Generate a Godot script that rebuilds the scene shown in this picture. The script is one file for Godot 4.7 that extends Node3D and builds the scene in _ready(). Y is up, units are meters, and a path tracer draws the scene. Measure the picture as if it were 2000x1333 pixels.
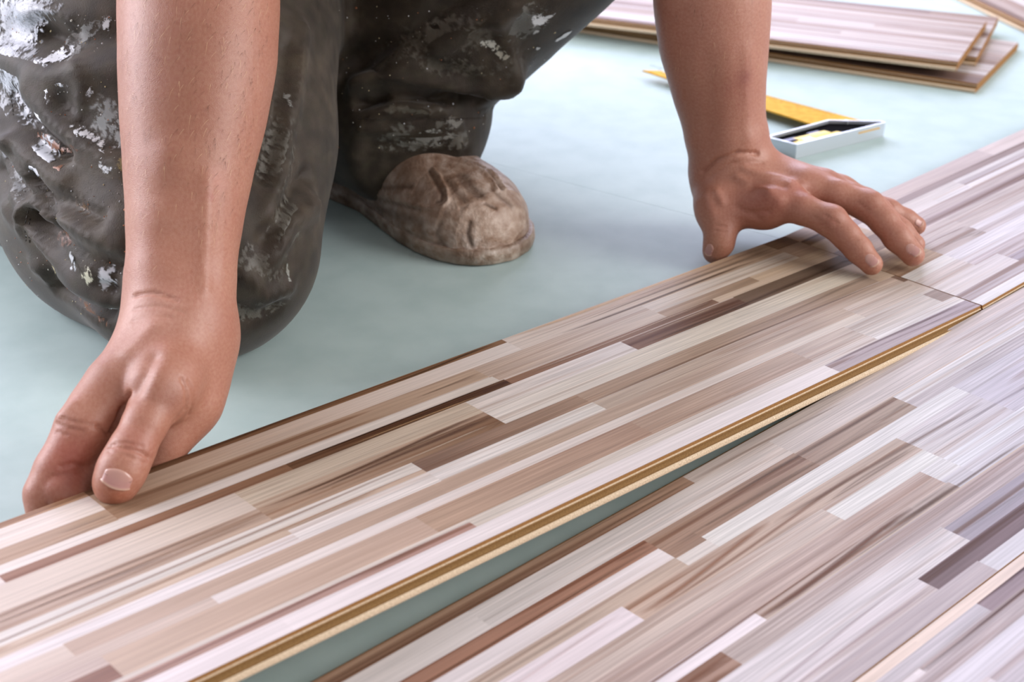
extends Node3D

# ---- calibrated view: focal length in pixels of the 2000 x 1333 frame, pitch, height of the lens
const FOCAL := 2948.0
const PITCH := 0.47248
const EYE_H := 0.49036
const PLANK_W := 0.18
const PLANK_T := 0.009

var rng := RandomNumberGenerator.new()
var M := {}
var used := {}

func _ready() -> void:
	rng.seed = 7
	var cam := Camera3D.new()
	cam.name = "camera"
	cam.position = Vector3(0, EYE_H, 0)
	cam.rotation = Vector3(-PITCH, 0, 0)
	cam.near = 0.02
	cam.far = 60.0
	var lens := CameraAttributesPhysical.new()
	lens.frustum_focal_length = 12.0 * FOCAL / 666.5
	lens.frustum_focus_distance = 0.98
	lens.exposure_aperture = 9.5
	lens.frustum_near = 0.02
	lens.frustum_far = 60.0
	cam.attributes = lens
	cam.fov = rad_to_deg(2.0 * atan(666.5 / FOCAL))
	add_child(cam)
	cam.make_current()
	var env := Environment.new()
	env.background_mode = Environment.BG_COLOR
	env.background_color = Color(0.80, 0.88, 1.0)
	env.background_energy_multiplier = 1.2
	env.tonemap_mode = Environment.TONE_MAPPER_LINEAR
	env.tonemap_exposure = 1.0
	env.sdfgi_enabled = true
	env.ssao_enabled = true
	env.ssil_enabled = true
	env.ambient_light_source = Environment.AMBIENT_SOURCE_DISABLED
	var we := WorldEnvironment.new()
	we.name = "daylight"
	we.environment = env
	add_child(we)
	# daylight through the windows of the room: one soft light per opening, as large as the opening
	window_light("back_window_light", Vector3(-0.65, 1.68, -4.17), Vector3(0, 0, 1), Vector2(3.7, 1.9), 3.4, Color(0.90, 0.89, 1.0))
	window_light("right_window_light", Vector3(2.57, 1.35, -0.45), Vector3(-1, 0, 0), Vector2(1.9, 1.7), 2.7, Color(1.0, 0.98, 0.965))
	window_light("left_window_light", Vector3(-2.57, 1.35, -1.45), Vector3(1, 0, 0), Vector2(1.9, 1.7), 3.5, Color(0.98, 0.965, 1.0))
	make_materials()
	build_room()
	build_planks()
	build_square()
	build_person()

func window_light(called: String, at: Vector3, towards: Vector3, size: Vector2, power: float, tint: Color) -> void:
	var l := AreaLight3D.new()
	l.name = called
	l.area_size = size
	l.area_normalize_energy = false
	l.light_energy = power
	l.light_color = tint
	l.area_range = 12.0
	l.area_attenuation = 2.0
	l.shadow_enabled = true
	add_child(l)
	l.look_at_from_position(at, at + towards, Vector3.UP)

# ---------------------------------------------------------------- small helpers
func start(job: Callable) -> Dictionary:
	return {"out": job.call()}

func finish(r: Dictionary) -> Array:
	return r.out

func at(px: float, py: float, depth: float) -> Vector3:
	var a := (px - 1000.0) / FOCAL
	var b := -(py - 666.5) / FOCAL
	var c := cos(PITCH)
	var s := sin(PITCH)
	return Vector3(0, EYE_H, 0) + depth * Vector3(a, b * c - s, -c - b * s)

func on_level(px: float, py: float, y: float) -> Vector3:
	var d := at(px, py, 1.0) - Vector3(0, EYE_H, 0)
	return Vector3(0, EYE_H, 0) + d * ((y - EYE_H) / d.y)

func half(wpx: float, depth: float) -> float:
	return 0.5 * wpx * depth / FOCAL

func hexc(h: String) -> Color:
	return Color.html(h).srgb_to_linear()

func tag(o: Node, label: String, category := "", group := "", kind := "") -> void:
	if label: o.set_meta("label", label)
	if category: o.set_meta("category", category)
	if group: o.set_meta("group", group)
	if kind: o.set_meta("kind", kind)

func numbered(called: String) -> String:
	var n: int = used.get(called, 0)
	used[called] = n + 1
	return called if n == 0 else "%s_%03d" % [called, n]

func thing(called: String, label: String, category: String, xf := Transform3D.IDENTITY, group := "") -> Node3D:
	var o := Node3D.new()
	o.name = numbered(called)
	add_child(o)
	o.transform = xf
	tag(o, label, category, group)
	return o

func part(called: String, mesh: Mesh, mat: Material, parent: Node = self) -> MeshInstance3D:
	var o := MeshInstance3D.new()
	o.name = numbered(called) if parent == self else called
	o.mesh = mesh
	if mat: o.material_override = mat
	parent.add_child(o, true)
	return o

# a growing mesh: flat-shaded quads and smooth grids with colours
class Shape:
	var v := PackedVector3Array()
	var n := PackedVector3Array()
	var c := PackedColorArray()
	var uv := PackedVector2Array()
	var idx := PackedInt32Array()
	func tri(a: Vector3, b: Vector3, d: Vector3, col := Color.WHITE) -> void:
		var nn := (d - a).cross(b - a).normalized()
		for p in [a, b, d]:
			idx.append(v.size()); v.append(p); n.append(nn); c.append(col); uv.append(Vector2.ZERO)
	# corners in order round the face, clockwise as seen from outside
	func quad(a: Vector3, b: Vector3, d: Vector3, e: Vector3, col := Color.WHITE, ua := Vector2.ZERO, ub := Vector2.ZERO, ud := Vector2.ZERO, ue := Vector2.ZERO, cols := []) -> void:
		var k := v.size()
		var nn := (d - a).cross(b - a).normalized()
		v.append_array([a, b, d, e]); n.append_array([nn, nn, nn, nn])
		if cols.size() == 4: c.append_array(cols)
		else: c.append_array([col, col, col, col])
		uv.append_array([ua, ub, ud, ue])
		idx.append_array([k, k + 1, k + 2, k, k + 2, k + 3])
	func box(lo: Vector3, hi: Vector3, col := Color.WHITE, xf := Transform3D.IDENTITY) -> void:
		var p := []
		for i in 8:
			p.append(xf * Vector3(hi.x if i & 1 else lo.x, hi.y if i & 2 else lo.y, hi.z if i & 4 else lo.z))
		face(p[2], p[3], p[7], p[6], xf.basis.y, col)
		face(p[0], p[1], p[5], p[4], -xf.basis.y, col)
		face(p[0], p[1], p[3], p[2], -xf.basis.z, col)
		face(p[4], p[5], p[7], p[6], xf.basis.z, col)
		face(p[0], p[2], p[6], p[4], -xf.basis.x, col)
		face(p[1], p[3], p[7], p[5], xf.basis.x, col)
	# a quad turned so that it faces "out"
	func face(a: Vector3, b: Vector3, d: Vector3, e: Vector3, out: Vector3, col := Color.WHITE) -> void:
		if (d - a).cross(b - a).dot(out) >= 0.0: quad(a, b, d, e, col)
		else: quad(a, e, d, b, col)
	func prism(poly: PackedVector2Array, y0: float, y1: float, col := Color.WHITE, bevel := 0.0) -> void:
		# poly in (x, z); walls and both lids, top edge bevelled
		var mid := Vector2.ZERO
		for q in poly: mid += q / poly.size()
		var inner := poly if bevel <= 0.0 else PackedVector2Array()
		if bevel > 0.0:
			for q in poly: inner.append(q + (mid - q).normalized() * bevel)
		for i in poly.size():
			var j := (i + 1) % poly.size()
			var a := poly[i]; var b := poly[j]
			var out := Vector3((a + b).x * 0.5 - mid.x, 0, (a + b).y * 0.5 - mid.y)
			face(Vector3(a.x, y0, a.y), Vector3(b.x, y0, b.y), Vector3(b.x, y1 - bevel, b.y), Vector3(a.x, y1 - bevel, a.y), out, col)
			if bevel > 0.0:
				face(Vector3(a.x, y1 - bevel, a.y), Vector3(b.x, y1 - bevel, b.y), Vector3(inner[j].x, y1, inner[j].y), Vector3(inner[i].x, y1, inner[i].y), out + Vector3.UP * 0.1, col)
		var ids := Geometry2D.triangulate_polygon(inner)
		for t in range(0, ids.size(), 3):
			var q := [inner[ids[t]], inner[ids[t + 1]], inner[ids[t + 2]]]
			var up := [Vector3(q[0].x, y1, q[0].y), Vector3(q[1].x, y1, q[1].y), Vector3(q[2].x, y1, q[2].y)]
			if (up[2] - up[0]).cross(up[1] - up[0]).y < 0.0: up.reverse()
			tri(up[0], up[1], up[2], col)
			tri(up[0] + Vector3.UP * (y0 - y1), up[2] + Vector3.UP * (y0 - y1), up[1] + Vector3.UP * (y0 - y1), col)
	func done() -> ArrayMesh:
		var a := []
		a.resize(Mesh.ARRAY_MAX)
		a[Mesh.ARRAY_VERTEX] = v
		a[Mesh.ARRAY_NORMAL] = n
		a[Mesh.ARRAY_COLOR] = c
		a[Mesh.ARRAY_TEX_UV] = uv
		a[Mesh.ARRAY_INDEX] = idx
		var m := ArrayMesh.new()
		m.add_surface_from_arrays(Mesh.PRIMITIVE_TRIANGLES, a)
		return m

# a smooth grid of rings (rows of points), closed round when "loop"
func grid_mesh(rows: Array, cols: Array = [], loop := true, out_from := Vector3.INF) -> ArrayMesh:
	var a := []
	a.resize(Mesh.ARRAY_MAX)
	var v := PackedVector3Array()
	var c := PackedColorArray()
	var uv := PackedVector2Array()
	var w: int = rows[0].size()
	for r in rows.size():
		for k in w:
			v.append(rows[r][k])
			c.append(cols[r][k] if cols.size() else Color.WHITE)
			uv.append(Vector2(float(k) / w, float(r) / rows.size()))
	var idx := PackedInt32Array()
	for r in rows.size() - 1:
		for k in (w if loop else w - 1):
			var p := r * w + k
			var q := r * w + (k + 1) % w
			idx.append_array([p, q, q + w, p, q + w, p + w])
	var n := normals_of(v, idx)
	var mid := Vector3.ZERO
	for p in v: mid += p / v.size()
	var s := 0.0
	for i in v.size(): s += n[i].dot(v[i] - (mid if out_from == Vector3.INF else out_from))
	if s < 0.0:
		for i in range(0, idx.size(), 3):
			var t := idx[i + 1]; idx[i + 1] = idx[i + 2]; idx[i + 2] = t
		for i in n.size(): n[i] = -n[i]
	a[Mesh.ARRAY_VERTEX] = v; a[Mesh.ARRAY_NORMAL] = n; a[Mesh.ARRAY_COLOR] = c; a[Mesh.ARRAY_TEX_UV] = uv; a[Mesh.ARRAY_INDEX] = idx
	var m := ArrayMesh.new()
	m.add_surface_from_arrays(Mesh.PRIMITIVE_TRIANGLES, a)
	return m

func normals_of(v: PackedVector3Array, idx: PackedInt32Array) -> PackedVector3Array:
	var n := PackedVector3Array()
	n.resize(v.size())
	for i in range(0, idx.size(), 3):
		var a := idx[i]; var b := idx[i + 1]; var d := idx[i + 2]
		var k := (v[d] - v[a]).cross(v[b] - v[a])
		n[a] += k; n[b] += k; n[d] += k
	for i in n.size(): n[i] = n[i].normalized()
	return n

# ---------------------------------------------------------------- materials
func mat(called: String, col: Color, rough: float, vertex := false) -> StandardMaterial3D:
	var m := StandardMaterial3D.new()
	m.resource_name = called
	m.albedo_color = col
	m.roughness = rough
	m.vertex_color_use_as_albedo = vertex
	M[called] = m
	return m

func noise_image(w: int, h: int, freq: float, seed_: int, kind := FastNoiseLite.TYPE_SIMPLEX_SMOOTH, octaves := 3) -> Image:
	var n := FastNoiseLite.new()
	n.seed = seed_
	n.noise_type = kind
	n.frequency = freq
	n.fractal_octaves = octaves
	return n.get_seamless_image(w, h)

# wood grain: noise stretched along u; "streaks" adds brown bands
func grain_texture(seed_: int, streaks: float, fine: float) -> ImageTexture:
	var w := 1024
	var h := 512
	var a := noise_image(48, h, 0.11, seed_, FastNoiseLite.TYPE_SIMPLEX_SMOOTH, 4)
	a.resize(w, h, Image.INTERPOLATE_CUBIC)
	var b := noise_image(28, h, 0.22, seed_ + 5, FastNoiseLite.TYPE_SIMPLEX_SMOOTH, 2)
	b.resize(w, h, Image.INTERPOLATE_CUBIC)
	var e := noise_image(24, h, 0.035, seed_ + 9, FastNoiseLite.TYPE_SIMPLEX_SMOOTH, 3)
	e.resize(w, h, Image.INTERPOLATE_CUBIC)
	var da := a.get_data(); var db := b.get_data(); var de := e.get_data()
	var out := PackedByteArray()
	out.resize(w * h * 3)
	for i in w * h:
		var f := (float(da[i]) - 128.0) * 0.00045 + (float(db[i]) - 128.0) * 0.0003 * fine
		var s := clampf((float(de[i]) - 150.0) / 60.0, 0.0, 1.0) * streaks * (0.55 + float(da[i]) / 280.0)
		var k := 0.93 + f
		out[i * 3] = int(clampf(k - s * 0.27, 0.0, 1.0) * 255.0)
		out[i * 3 + 1] = int(clampf(k - s * 0.36, 0.0, 1.0) * 255.0)
		out[i * 3 + 2] = int(clampf(k - s * 0.42, 0.0, 1.0) * 255.0)
	return ImageTexture.create_from_image(Image.create_from_data(w, h, false, Image.FORMAT_RGB8, out))

func gray_texture(im: Image, lo: float, hi: float, tint := Color.WHITE) -> ImageTexture:
	var d := im.get_data()
	var out := PackedByteArray()
	out.resize(d.size() * 3)
	for i in d.size():
		var k := lerpf(lo, hi, float(d[i]) / 255.0)
		out[i * 3] = int(clampf(lerpf(tint.r, 1.0, k), 0, 1) * 255.0)
		out[i * 3 + 1] = int(clampf(lerpf(tint.g, 1.0, k), 0, 1) * 255.0)
		out[i * 3 + 2] = int(clampf(lerpf(tint.b, 1.0, k), 0, 1) * 255.0)
	return ImageTexture.create_from_image(Image.create_from_data(im.get_width(), im.get_height(), false, Image.FORMAT_RGB8, out))

func triplanar(m: StandardMaterial3D, size: float) -> void:
	m.uv1_triplanar = true
	m.uv1_world_triplanar = true
	m.uv1_scale = Vector3.ONE / size

func make_materials() -> void:
	# laminate: printed wood under a satin wear layer with fine embossed pores
	var pores := noise_image(24, 512, 0.22, 31, FastNoiseLite.TYPE_SIMPLEX_SMOOTH, 2)
	pores.resize(1024, 512, Image.INTERPOLATE_CUBIC)
	var pore_tex := ImageTexture.create_from_image(pores)
	for k in 3:
		var m := mat(["print_plain", "print_streaky", "print_fine"][k], Color.WHITE, 0.5, true)
		m.albedo_texture = grain_texture([3, 14, 25][k], [0.12, 0.75, 0.3][k], [1.0, 1.2, 2.6][k])
		m.metallic_specular = 0.26
		m.heightmap_enabled = true
		m.heightmap_texture = pore_tex
		m.heightmap_scale = 0.0012
	var core := mat("core_board", Color.WHITE, 0.85, true)
	core.albedo_texture = gray_texture(noise_image(256, 256, 0.2, 41, FastNoiseLite.TYPE_SIMPLEX, 4), 0.2, 1.1, Color(0.62, 0.55, 0.48))
	triplanar(core, 0.06)
	var sheet := mat("underlay", Color(0.715, 0.785, 0.775), 0.55)
	sheet.metallic_specular = 0.2
	sheet.albedo_texture = gray_texture(noise_image(512, 512, 0.02, 51, FastNoiseLite.TYPE_SIMPLEX_SMOOTH, 5), 0.55, 1.2, Color(0.90, 0.92, 0.92))
	triplanar(sheet, 0.5)
	mat("seam", Color(0.20, 0.25, 0.25), 0.9)
	mat("wall", Color(0.66, 0.65, 0.63), 0.9)
	mat("frame", Color(0.9, 0.9, 0.9), 0.4)
	var glass := mat("glass", Color(1, 1, 1, 0.06), 0.0)
	glass.transparency = BaseMaterial3D.TRANSPARENCY_ALPHA
	var alu := mat("aluminium", Color(0.80, 0.82, 0.84), 0.42)
	alu.metallic = 0.75
	mat("channel", Color(0.05, 0.045, 0.05), 0.9).metallic_specular = 0.1
	var blade := mat("yellow_blade", Color(0.87, 0.68, 0.24), 0.6)
	blade.metallic_specular = 0.15
	blade.albedo_texture = gray_texture(noise_image(128, 128, 0.05, 61, FastNoiseLite.TYPE_SIMPLEX_SMOOTH, 4), 0.1, 1.2, Color(0.92, 0.86, 0.62))
	triplanar(blade, 0.08)
	mat("yellow_label", Color(0.93, 0.80, 0.16), 0.45)
	mat("blue_label", Color(0.16, 0.17, 0.36), 0.45)
	mat("white_label", Color(0.9, 0.9, 0.86), 0.5)
	# skin: vertex colour times fine mottling, pores as relief
	var skin := mat("skin", Color.WHITE, 0.44, true)
	skin.metallic_specular = 0.5
	skin.albedo_texture = gray_texture(noise_image(512, 512, 0.03, 71, FastNoiseLite.TYPE_SIMPLEX_SMOOTH, 5), 0.1, 1.25, Color(0.90, 0.79, 0.76))
	triplanar(skin, 0.045)
	skin.heightmap_enabled = true
	skin.heightmap_texture = ImageTexture.create_from_image(noise_image(512, 512, 0.16, 73, FastNoiseLite.TYPE_CELLULAR, 3))
	skin.heightmap_scale = 0.02
	skin.subsurf_scatter_enabled = false
	var nail := mat("nail", Color(0.80, 0.60, 0.56), 0.28)
	nail.clearcoat_enabled = false
	mat("nail_edge", Color(0.86, 0.78, 0.68), 0.4)
	mat("hair", Color(0.34, 0.22, 0.14), 0.5)
	mat("fine_hair", Color.WHITE, 0.5, true)
	# work cloth: waxy from wear, with a woven relief and dusty patches
	var cloth := mat("work_cloth", Color.WHITE, 0.6, true)
	cloth.metallic_specular = 0.35
	cloth.albedo_texture = gray_texture(noise_image(512, 512, 0.015, 81, FastNoiseLite.TYPE_SIMPLEX_SMOOTH, 6), -0.1, 1.25, Color(0.60, 0.57, 0.53))
	triplanar(cloth, 0.17)
	cloth.rim_enabled = true
	cloth.rim = 0.25
	cloth.heightmap_enabled = true
	cloth.heightmap_texture = ImageTexture.create_from_image(noise_image(512, 512, 0.3, 83, FastNoiseLite.TYPE_SIMPLEX_SMOOTH, 2))
	cloth.heightmap_scale = 0.02
	mat("thread", Color(0.20, 0.17, 0.14), 0.8)
	var leather := mat("boot_leather", Color.WHITE, 0.5, true)
	leather.albedo_texture = gray_texture(noise_image(512, 512, 0.022, 91, FastNoiseLite.TYPE_SIMPLEX_SMOOTH, 6), 0.0, 1.3, Color(0.60, 0.48, 0.39))
	triplanar(leather, 0.13)
	leather.heightmap_enabled = true
	leather.heightmap_texture = ImageTexture.create_from_image(noise_image(512, 512, 0.07, 93, FastNoiseLite.TYPE_SIMPLEX_SMOOTH, 5))
	leather.heightmap_scale = 0.06
	var paint := mat("paint", Color.WHITE, 0.42, true)
	paint.transparency = BaseMaterial3D.TRANSPARENCY_ALPHA
	mat("paint_white", Color(0.86, 0.86, 0.88), 0.45)
	mat("paint_cream", Color(0.72, 0.66, 0.50), 0.5)
	mat("paint_orange", Color(0.55, 0.27, 0.10), 0.5)
	mat("shirt_cloth", Color(0.16, 0.16, 0.18), 0.85)

# ---------------------------------------------------------------- the room
func slab(called: String, lo: Vector3, hi: Vector3, m: Material, parent: Node = self) -> MeshInstance3D:
	var s := Shape.new()
	s.box(lo, hi)
	var o := part(called, s.done(), m, parent)
	if parent == self: tag(o, "", "", "", "structure")
	return o

# a wall in the plane axis = at, with one window opening u0..u1, y0..y1 (u runs along the wall)
func wall_with_window(called: String, number: int, across_x: bool, face_at: float, out: float, u_lo: float, u_hi: float, u0: float, u1: float, y0: float, y1: float) -> void:
	var s := Shape.new()
	var put := func(ua: float, ub: float, ya: float, yb: float) -> void:
		var a := minf(face_at, face_at + out)
		var b := maxf(face_at, face_at + out)
		if across_x: s.box(Vector3(ua, ya, a), Vector3(ub, yb, b))
		else: s.box(Vector3(a, ya, ua), Vector3(b, yb, ub))
	put.call(u_lo, u0, 0.0, 2.8); put.call(u1, u_hi, 0.0, 2.8); put.call(u0, u1, 0.0, y0); put.call(u0, u1, y1, 2.8)
	tag(part(called, s.done(), M.wall), "", "", "", "structure")
	var w := Node3D.new()
	w.name = "window_%d" % number
	add_child(w)
	w.set_meta("kind", "structure")
	var f := Shape.new()
	var d := face_at + out * 0.5
	var bar := func(ua: float, ub: float, ya: float, yb: float) -> void:
		if across_x: f.box(Vector3(ua, ya, d - 0.03), Vector3(ub, yb, d + 0.03))
		else: f.box(Vector3(d - 0.03, ya, ua), Vector3(d + 0.03, yb, ub))
	var um := (u0 + u1) / 2
	bar.call(u0, u0 + 0.06, y0, y1); bar.call(u1 - 0.06, u1, y0, y1); bar.call(um - 0.05, um + 0.05, y0, y1)
	bar.call(u0, u1, y0, y0 + 0.06); bar.call(u0, u1, y1 - 0.06, y1)
	part("window_frame", f.done(), M.frame, w)
	for k in 2:
		var g := Shape.new()
		var ga := u0 + 0.06 if k == 0 else um + 0.05
		var gb := um - 0.05 if k == 0 else u1 - 0.06
		if across_x: g.box(Vector3(ga, y0 + 0.06, d - 0.003), Vector3(gb, y1 - 0.06, d + 0.003))
		else: g.box(Vector3(d - 0.003, y0 + 0.06, ga), Vector3(d + 0.003, y1 - 0.06, gb))
		part("pane", g.done(), M.glass, w)

func build_room() -> void:
	var x0 := -2.6
	var x1 := 2.6
	var z0 := -4.2
	var z1 := 2.2
	var fl := slab("floor", Vector3(x0, -0.12, z0), Vector3(x1, -0.005, z1), M.seam)
	# two underlay sheets that meet in one visible seam
	var a := Vector2(-0.0355, -1.3365)
	var d := (Vector2(0.0905, -1.2425) - a).normalized()
	var n := Vector2(-d.y, d.x)
	var rect := PackedVector2Array([Vector2(x0, z0), Vector2(x1, z0), Vector2(x1, z1), Vector2(x0, z1)])
	for side in [1.0, -1.0]:
		var edge: Vector2 = a + n * 0.0004 * side
		var far := PackedVector2Array([edge - d * 9.0, edge + d * 9.0, edge + d * 9.0 + n * 9.0 * side, edge - d * 9.0 + n * 9.0 * side])
		for poly in Geometry2D.intersect_polygons(rect, far):
			var s := Shape.new()
			s.prism(poly, -0.005, 0.0 if side > 0 else -0.0002)
			part("underlay_sheet", s.done(), M.underlay, fl)
	slab("ceiling", Vector3(x0, 2.8, z0), Vector3(x1, 2.95, z1), M.wall)
	wall_with_window("wall_back", 1, true, z0, -0.15, x0 - 0.15, x1 + 0.15, -2.5, 1.2, 0.72, 2.65)
	wall_with_window("wall_right", 2, false, x1, 0.15, z0, z1, -1.40, 0.50, 0.5, 2.2)
	wall_with_window("wall_left", 3, false, x0, -0.15, z0, z1, -2.40, -0.50, 0.5, 2.2)
	slab("wall_front", Vector3(x0 - 0.15, 0.0, z1), Vector3(x1 + 0.15, 2.8, z1 + 0.15), M.wall)

# ---------------------------------------------------------------- laminate planks
# The print is read from lines "b0 b1 a0 a1 colour colour type": b across from the back edge, a along, in mm.
# Lines that begin with ~ are soft grain streaks: a0 b0 a1 b1 width0 width1 alpha colour
func printed(text: String, a_lo: float, a_hi: float) -> ArrayMesh:
	var by := {"p": Shape.new(), "s": Shape.new(), "f": Shape.new()}
	var soft := Shape.new()
	var lift := 0.00016
	var made := 0
	var under := Shape.new()
	under.quad(Vector3(a_lo + 0.0001, -0.00001, 0.0003), Vector3(a_hi - 0.0001, -0.00001, 0.0003), Vector3(a_hi - 0.0001, -0.00001, 0.1797), Vector3(a_lo + 0.0001, -0.00001, 0.1797), hexc("c4b2a6"))
	by["p"] = under
	for line in text.split("\n", false):
		var t := line.strip_edges().split(" ", false)
		if t.size() < 7: continue
		if t[0] == "~":
			streak(soft, float(t[1]), float(t[2]), float(t[3]), float(t[4]), float(t[5]), float(t[6]), float(t[7]), hexc(t[8]), lift)
			continue
		var b0 := maxf(float(t[0]), 0.3) / 1000.0
		var b1 := minf(float(t[1]), 179.7) / 1000.0
		var a0 := maxf(float(t[2]) / 1000.0, a_lo + 0.0001)
		var a1 := minf(float(t[3]) / 1000.0, a_hi - 0.0001)
		if a1 <= a0: continue
		var ca := hexc(t[4])
		var cb := hexc(t[5])
		var sh: Shape = by[t[6]]
		var y := 0.000002 * made
		made += 1
		var u := rng.randf()
		var w := rng.randf()
		var cut := maxi(1, int((a1 - a0) / 0.15))
		for k in cut:
			var p0 := lerpf(a0, a1, float(k) / cut)
			var p1 := lerpf(a0, a1, float(k + 1) / cut)
			var k0 := ca.lerp(cb, float(k) / cut)
			var k1 := ca.lerp(cb, float(k + 1) / cut)
			sh.quad(Vector3(p0, y, b0), Vector3(p1, y, b0), Vector3(p1, y, b1), Vector3(p0, y, b1), k0,
				Vector2(u + p0 / 0.62, w + b0 / 0.16), Vector2(u + p1 / 0.62, w + b0 / 0.16), Vector2(u + p1 / 0.62, w + b1 / 0.16), Vector2(u + p0 / 0.62, w + b1 / 0.16), [k0, k1, k1, k0])
		if t[6] == "s":
			for k in rng.randi_range(2, 4):
				var s0 := rng.randf_range(a0, a1) * 1000.0
				var s1 := minf(s0 + rng.randf_range(60, 260), a1 * 1000.0)
				var q0 := rng.randf_range(b0, b1) * 1000.0
				var q1 := clampf(q0 + rng.randf_range(-3, 3), b0 * 1000.0 + 1.0, b1 * 1000.0 - 1.0)
				streak(soft, s0, q0, s1, q1, rng.randf_range(0.3, 1.0), rng.randf_range(0.8, 2.4), rng.randf_range(0.15, 0.4), (ca * 0.45).lerp(hexc("5a3a2a"), 0.4), lift, b0, b1)
	var m := ArrayMesh.new()
	for k in by:
		var sh: Shape = by[k]
		if sh.v.is_empty(): continue
		m.add_surface_from_arrays(Mesh.PRIMITIVE_TRIANGLES, arrays_of(sh))
		m.surface_set_material(m.get_surface_count() - 1, {"p": M.print_plain, "s": M.print_streaky, "f": M.print_fine}[k])
	if not soft.v.is_empty():
		m.add_surface_from_arrays(Mesh.PRIMITIVE_TRIANGLES, arrays_of(soft))
		m.surface_set_material(m.get_surface_count() - 1, M.print_grain)
	return m

func arrays_of(s: Shape) -> Array:
	var a := []
	a.resize(Mesh.ARRAY_MAX)
	a[Mesh.ARRAY_VERTEX] = s.v; a[Mesh.ARRAY_NORMAL] = s.n; a[Mesh.ARRAY_COLOR] = s.c; a[Mesh.ARRAY_TEX_UV] = s.uv; a[Mesh.ARRAY_INDEX] = s.idx
	return a

func streak(sh: Shape, a0: float, b0: float, a1: float, b1: float, w0: float, w1: float, alpha: float, col: Color, y: float, lo := 0.0006, hi := 0.1794) -> void:
	y += 0.000003 * float(sh.v.size() / 80)
	var cut := 10
	var bend := rng.randf_range(-1.2, 1.2)
	for k in cut:
		var q := [float(k) / cut, float(k + 1) / cut]
		var c := []
		var w := []
		var x := []
		var al := []
		for j in 2:
			c.append((lerpf(b0, b1, q[j]) + bend * sin(q[j] * 5.0)) / 1000.0)
			w.append(lerpf(w0, w1, q[j]) / 1000.0)
			x.append(lerpf(a0, a1, q[j]) / 1000.0)
			al.append(alpha * minf(1.0, 5.0 * minf(q[j] + 0.02, 1.02 - q[j])))
		for side in [-1.0, 1.0]:
			var in0 := Color(col, al[0]); var in1 := Color(col, al[1])
			var out := Color(col, 0.0)
			var e0: float = clampf(c[0] + side * w[0], lo, hi)
			var e1: float = clampf(c[1] + side * w[1], lo, hi)
			var m0: float = clampf(c[0], lo, hi)
			var m1: float = clampf(c[1], lo, hi)
			var f := (sh.n.size())
			if side < 0: sh.quad(Vector3(x[0], y, e0), Vector3(x[1], y, e1), Vector3(x[1], y, m1), Vector3(x[0], y, m0), col, Vector2.ZERO, Vector2.ZERO, Vector2.ZERO, Vector2.ZERO, [out, out, in1, in0])
			else: sh.quad(Vector3(x[0], y, m0), Vector3(x[1], y, m1), Vector3(x[1], y, e1), Vector3(x[0], y, e0), col, Vector2.ZERO, Vector2.ZERO, Vector2.ZERO, Vector2.ZERO, [in0, in1, out, out])
			for i in range(f, f + 4): sh.n[i] = Vector3.UP

# core board: tongue on the back edge, groove with a longer lower lip on the front edge; colours run round the profile
func core_mesh(a0: float, a1: float) -> ArrayMesh:
	var brown := hexc("ab7c45")
	var tan_ := hexc("a8824f")
	var pale := hexc("f0dcc0")
	var w := PLANK_W
	var pr := [
		[0.0, -0.0005, brown], [0.0005, 0.0, brown], [w - 0.0005, 0.0, brown], [w, -0.0004, brown], [w - 0.0001, -0.0021, brown],
		[w + 0.0005, -0.0023, pale], [w + 0.0006, -0.0027, pale], [w - 0.0008, -0.0030, tan_], [w - 0.0006, -0.0046, tan_], [w + 0.0030, -0.0051, tan_],
		[w + 0.0044, -0.0049, pale], [w + 0.0052, -0.0053, pale], [w + 0.0056, -0.0061, pale], [w + 0.0056, -0.0078, pale], [w + 0.0051, -0.0088, pale], [w + 0.0040, -0.0090, pale],
		[0.0008, -0.0090, tan_], [0.0, -0.0084, brown], [0.0, -0.0062, brown], [-0.0040, -0.0060, tan_], [-0.0050, -0.0052, tan_], [-0.0048, -0.0042, tan_], [-0.0006, -0.0036, tan_], [0.0, -0.0030, brown]]
	var s := Shape.new()
	var ring0 := PackedVector2Array()
	for i in pr.size():
		var p = pr[i]
		var q = pr[(i + 1) % pr.size()]
		ring0.append(Vector2(p[0], p[1]))
		var out := Vector3(0, q[0] - p[0], -(q[1] - p[1]))
		var c: Color = q[2] if i != 15 and i != 9 else p[2]
		s.face(Vector3(a0, p[1], p[0]), Vector3(a1, p[1], p[0]), Vector3(a1, q[1], q[0]), Vector3(a0, q[1], q[0]), out, c)
	var ids := Geometry2D.triangulate_polygon(ring0)
	for t in range(0, ids.size(), 3):
		var q := [ring0[ids[t]], ring0[ids[t + 1]], ring0[ids[t + 2]]]
		for e in [a0, a1]:
			var z := [Vector3(e, q[0].y, q[0].x), Vector3(e, q[1].y, q[1].x), Vector3(e, q[2].y, q[2].x)]
			if ((z[2] - z[0]).cross(z[1] - z[0]).x > 0.0) != (e == a1): z.reverse()
			s.tri(z[0], z[1], z[2], brown)
	return s.done()

func plank(text: String, label: String, group: String, o: Vector3, l: Vector3, across: Vector3, a0: float, a1: float) -> Node3D:
	var up := across.cross(l).normalized()
	var t := thing("laminate_plank", label, "plank", Transform3D(Basis(l, up, across), o), group)
	part("core_board", core_mesh(a0, a1), M.core_board, t)
	var pr := part("printed_surface", printed(text, a0, a1), null, t)
	pr.position.y = 0.00004
	return t

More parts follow.
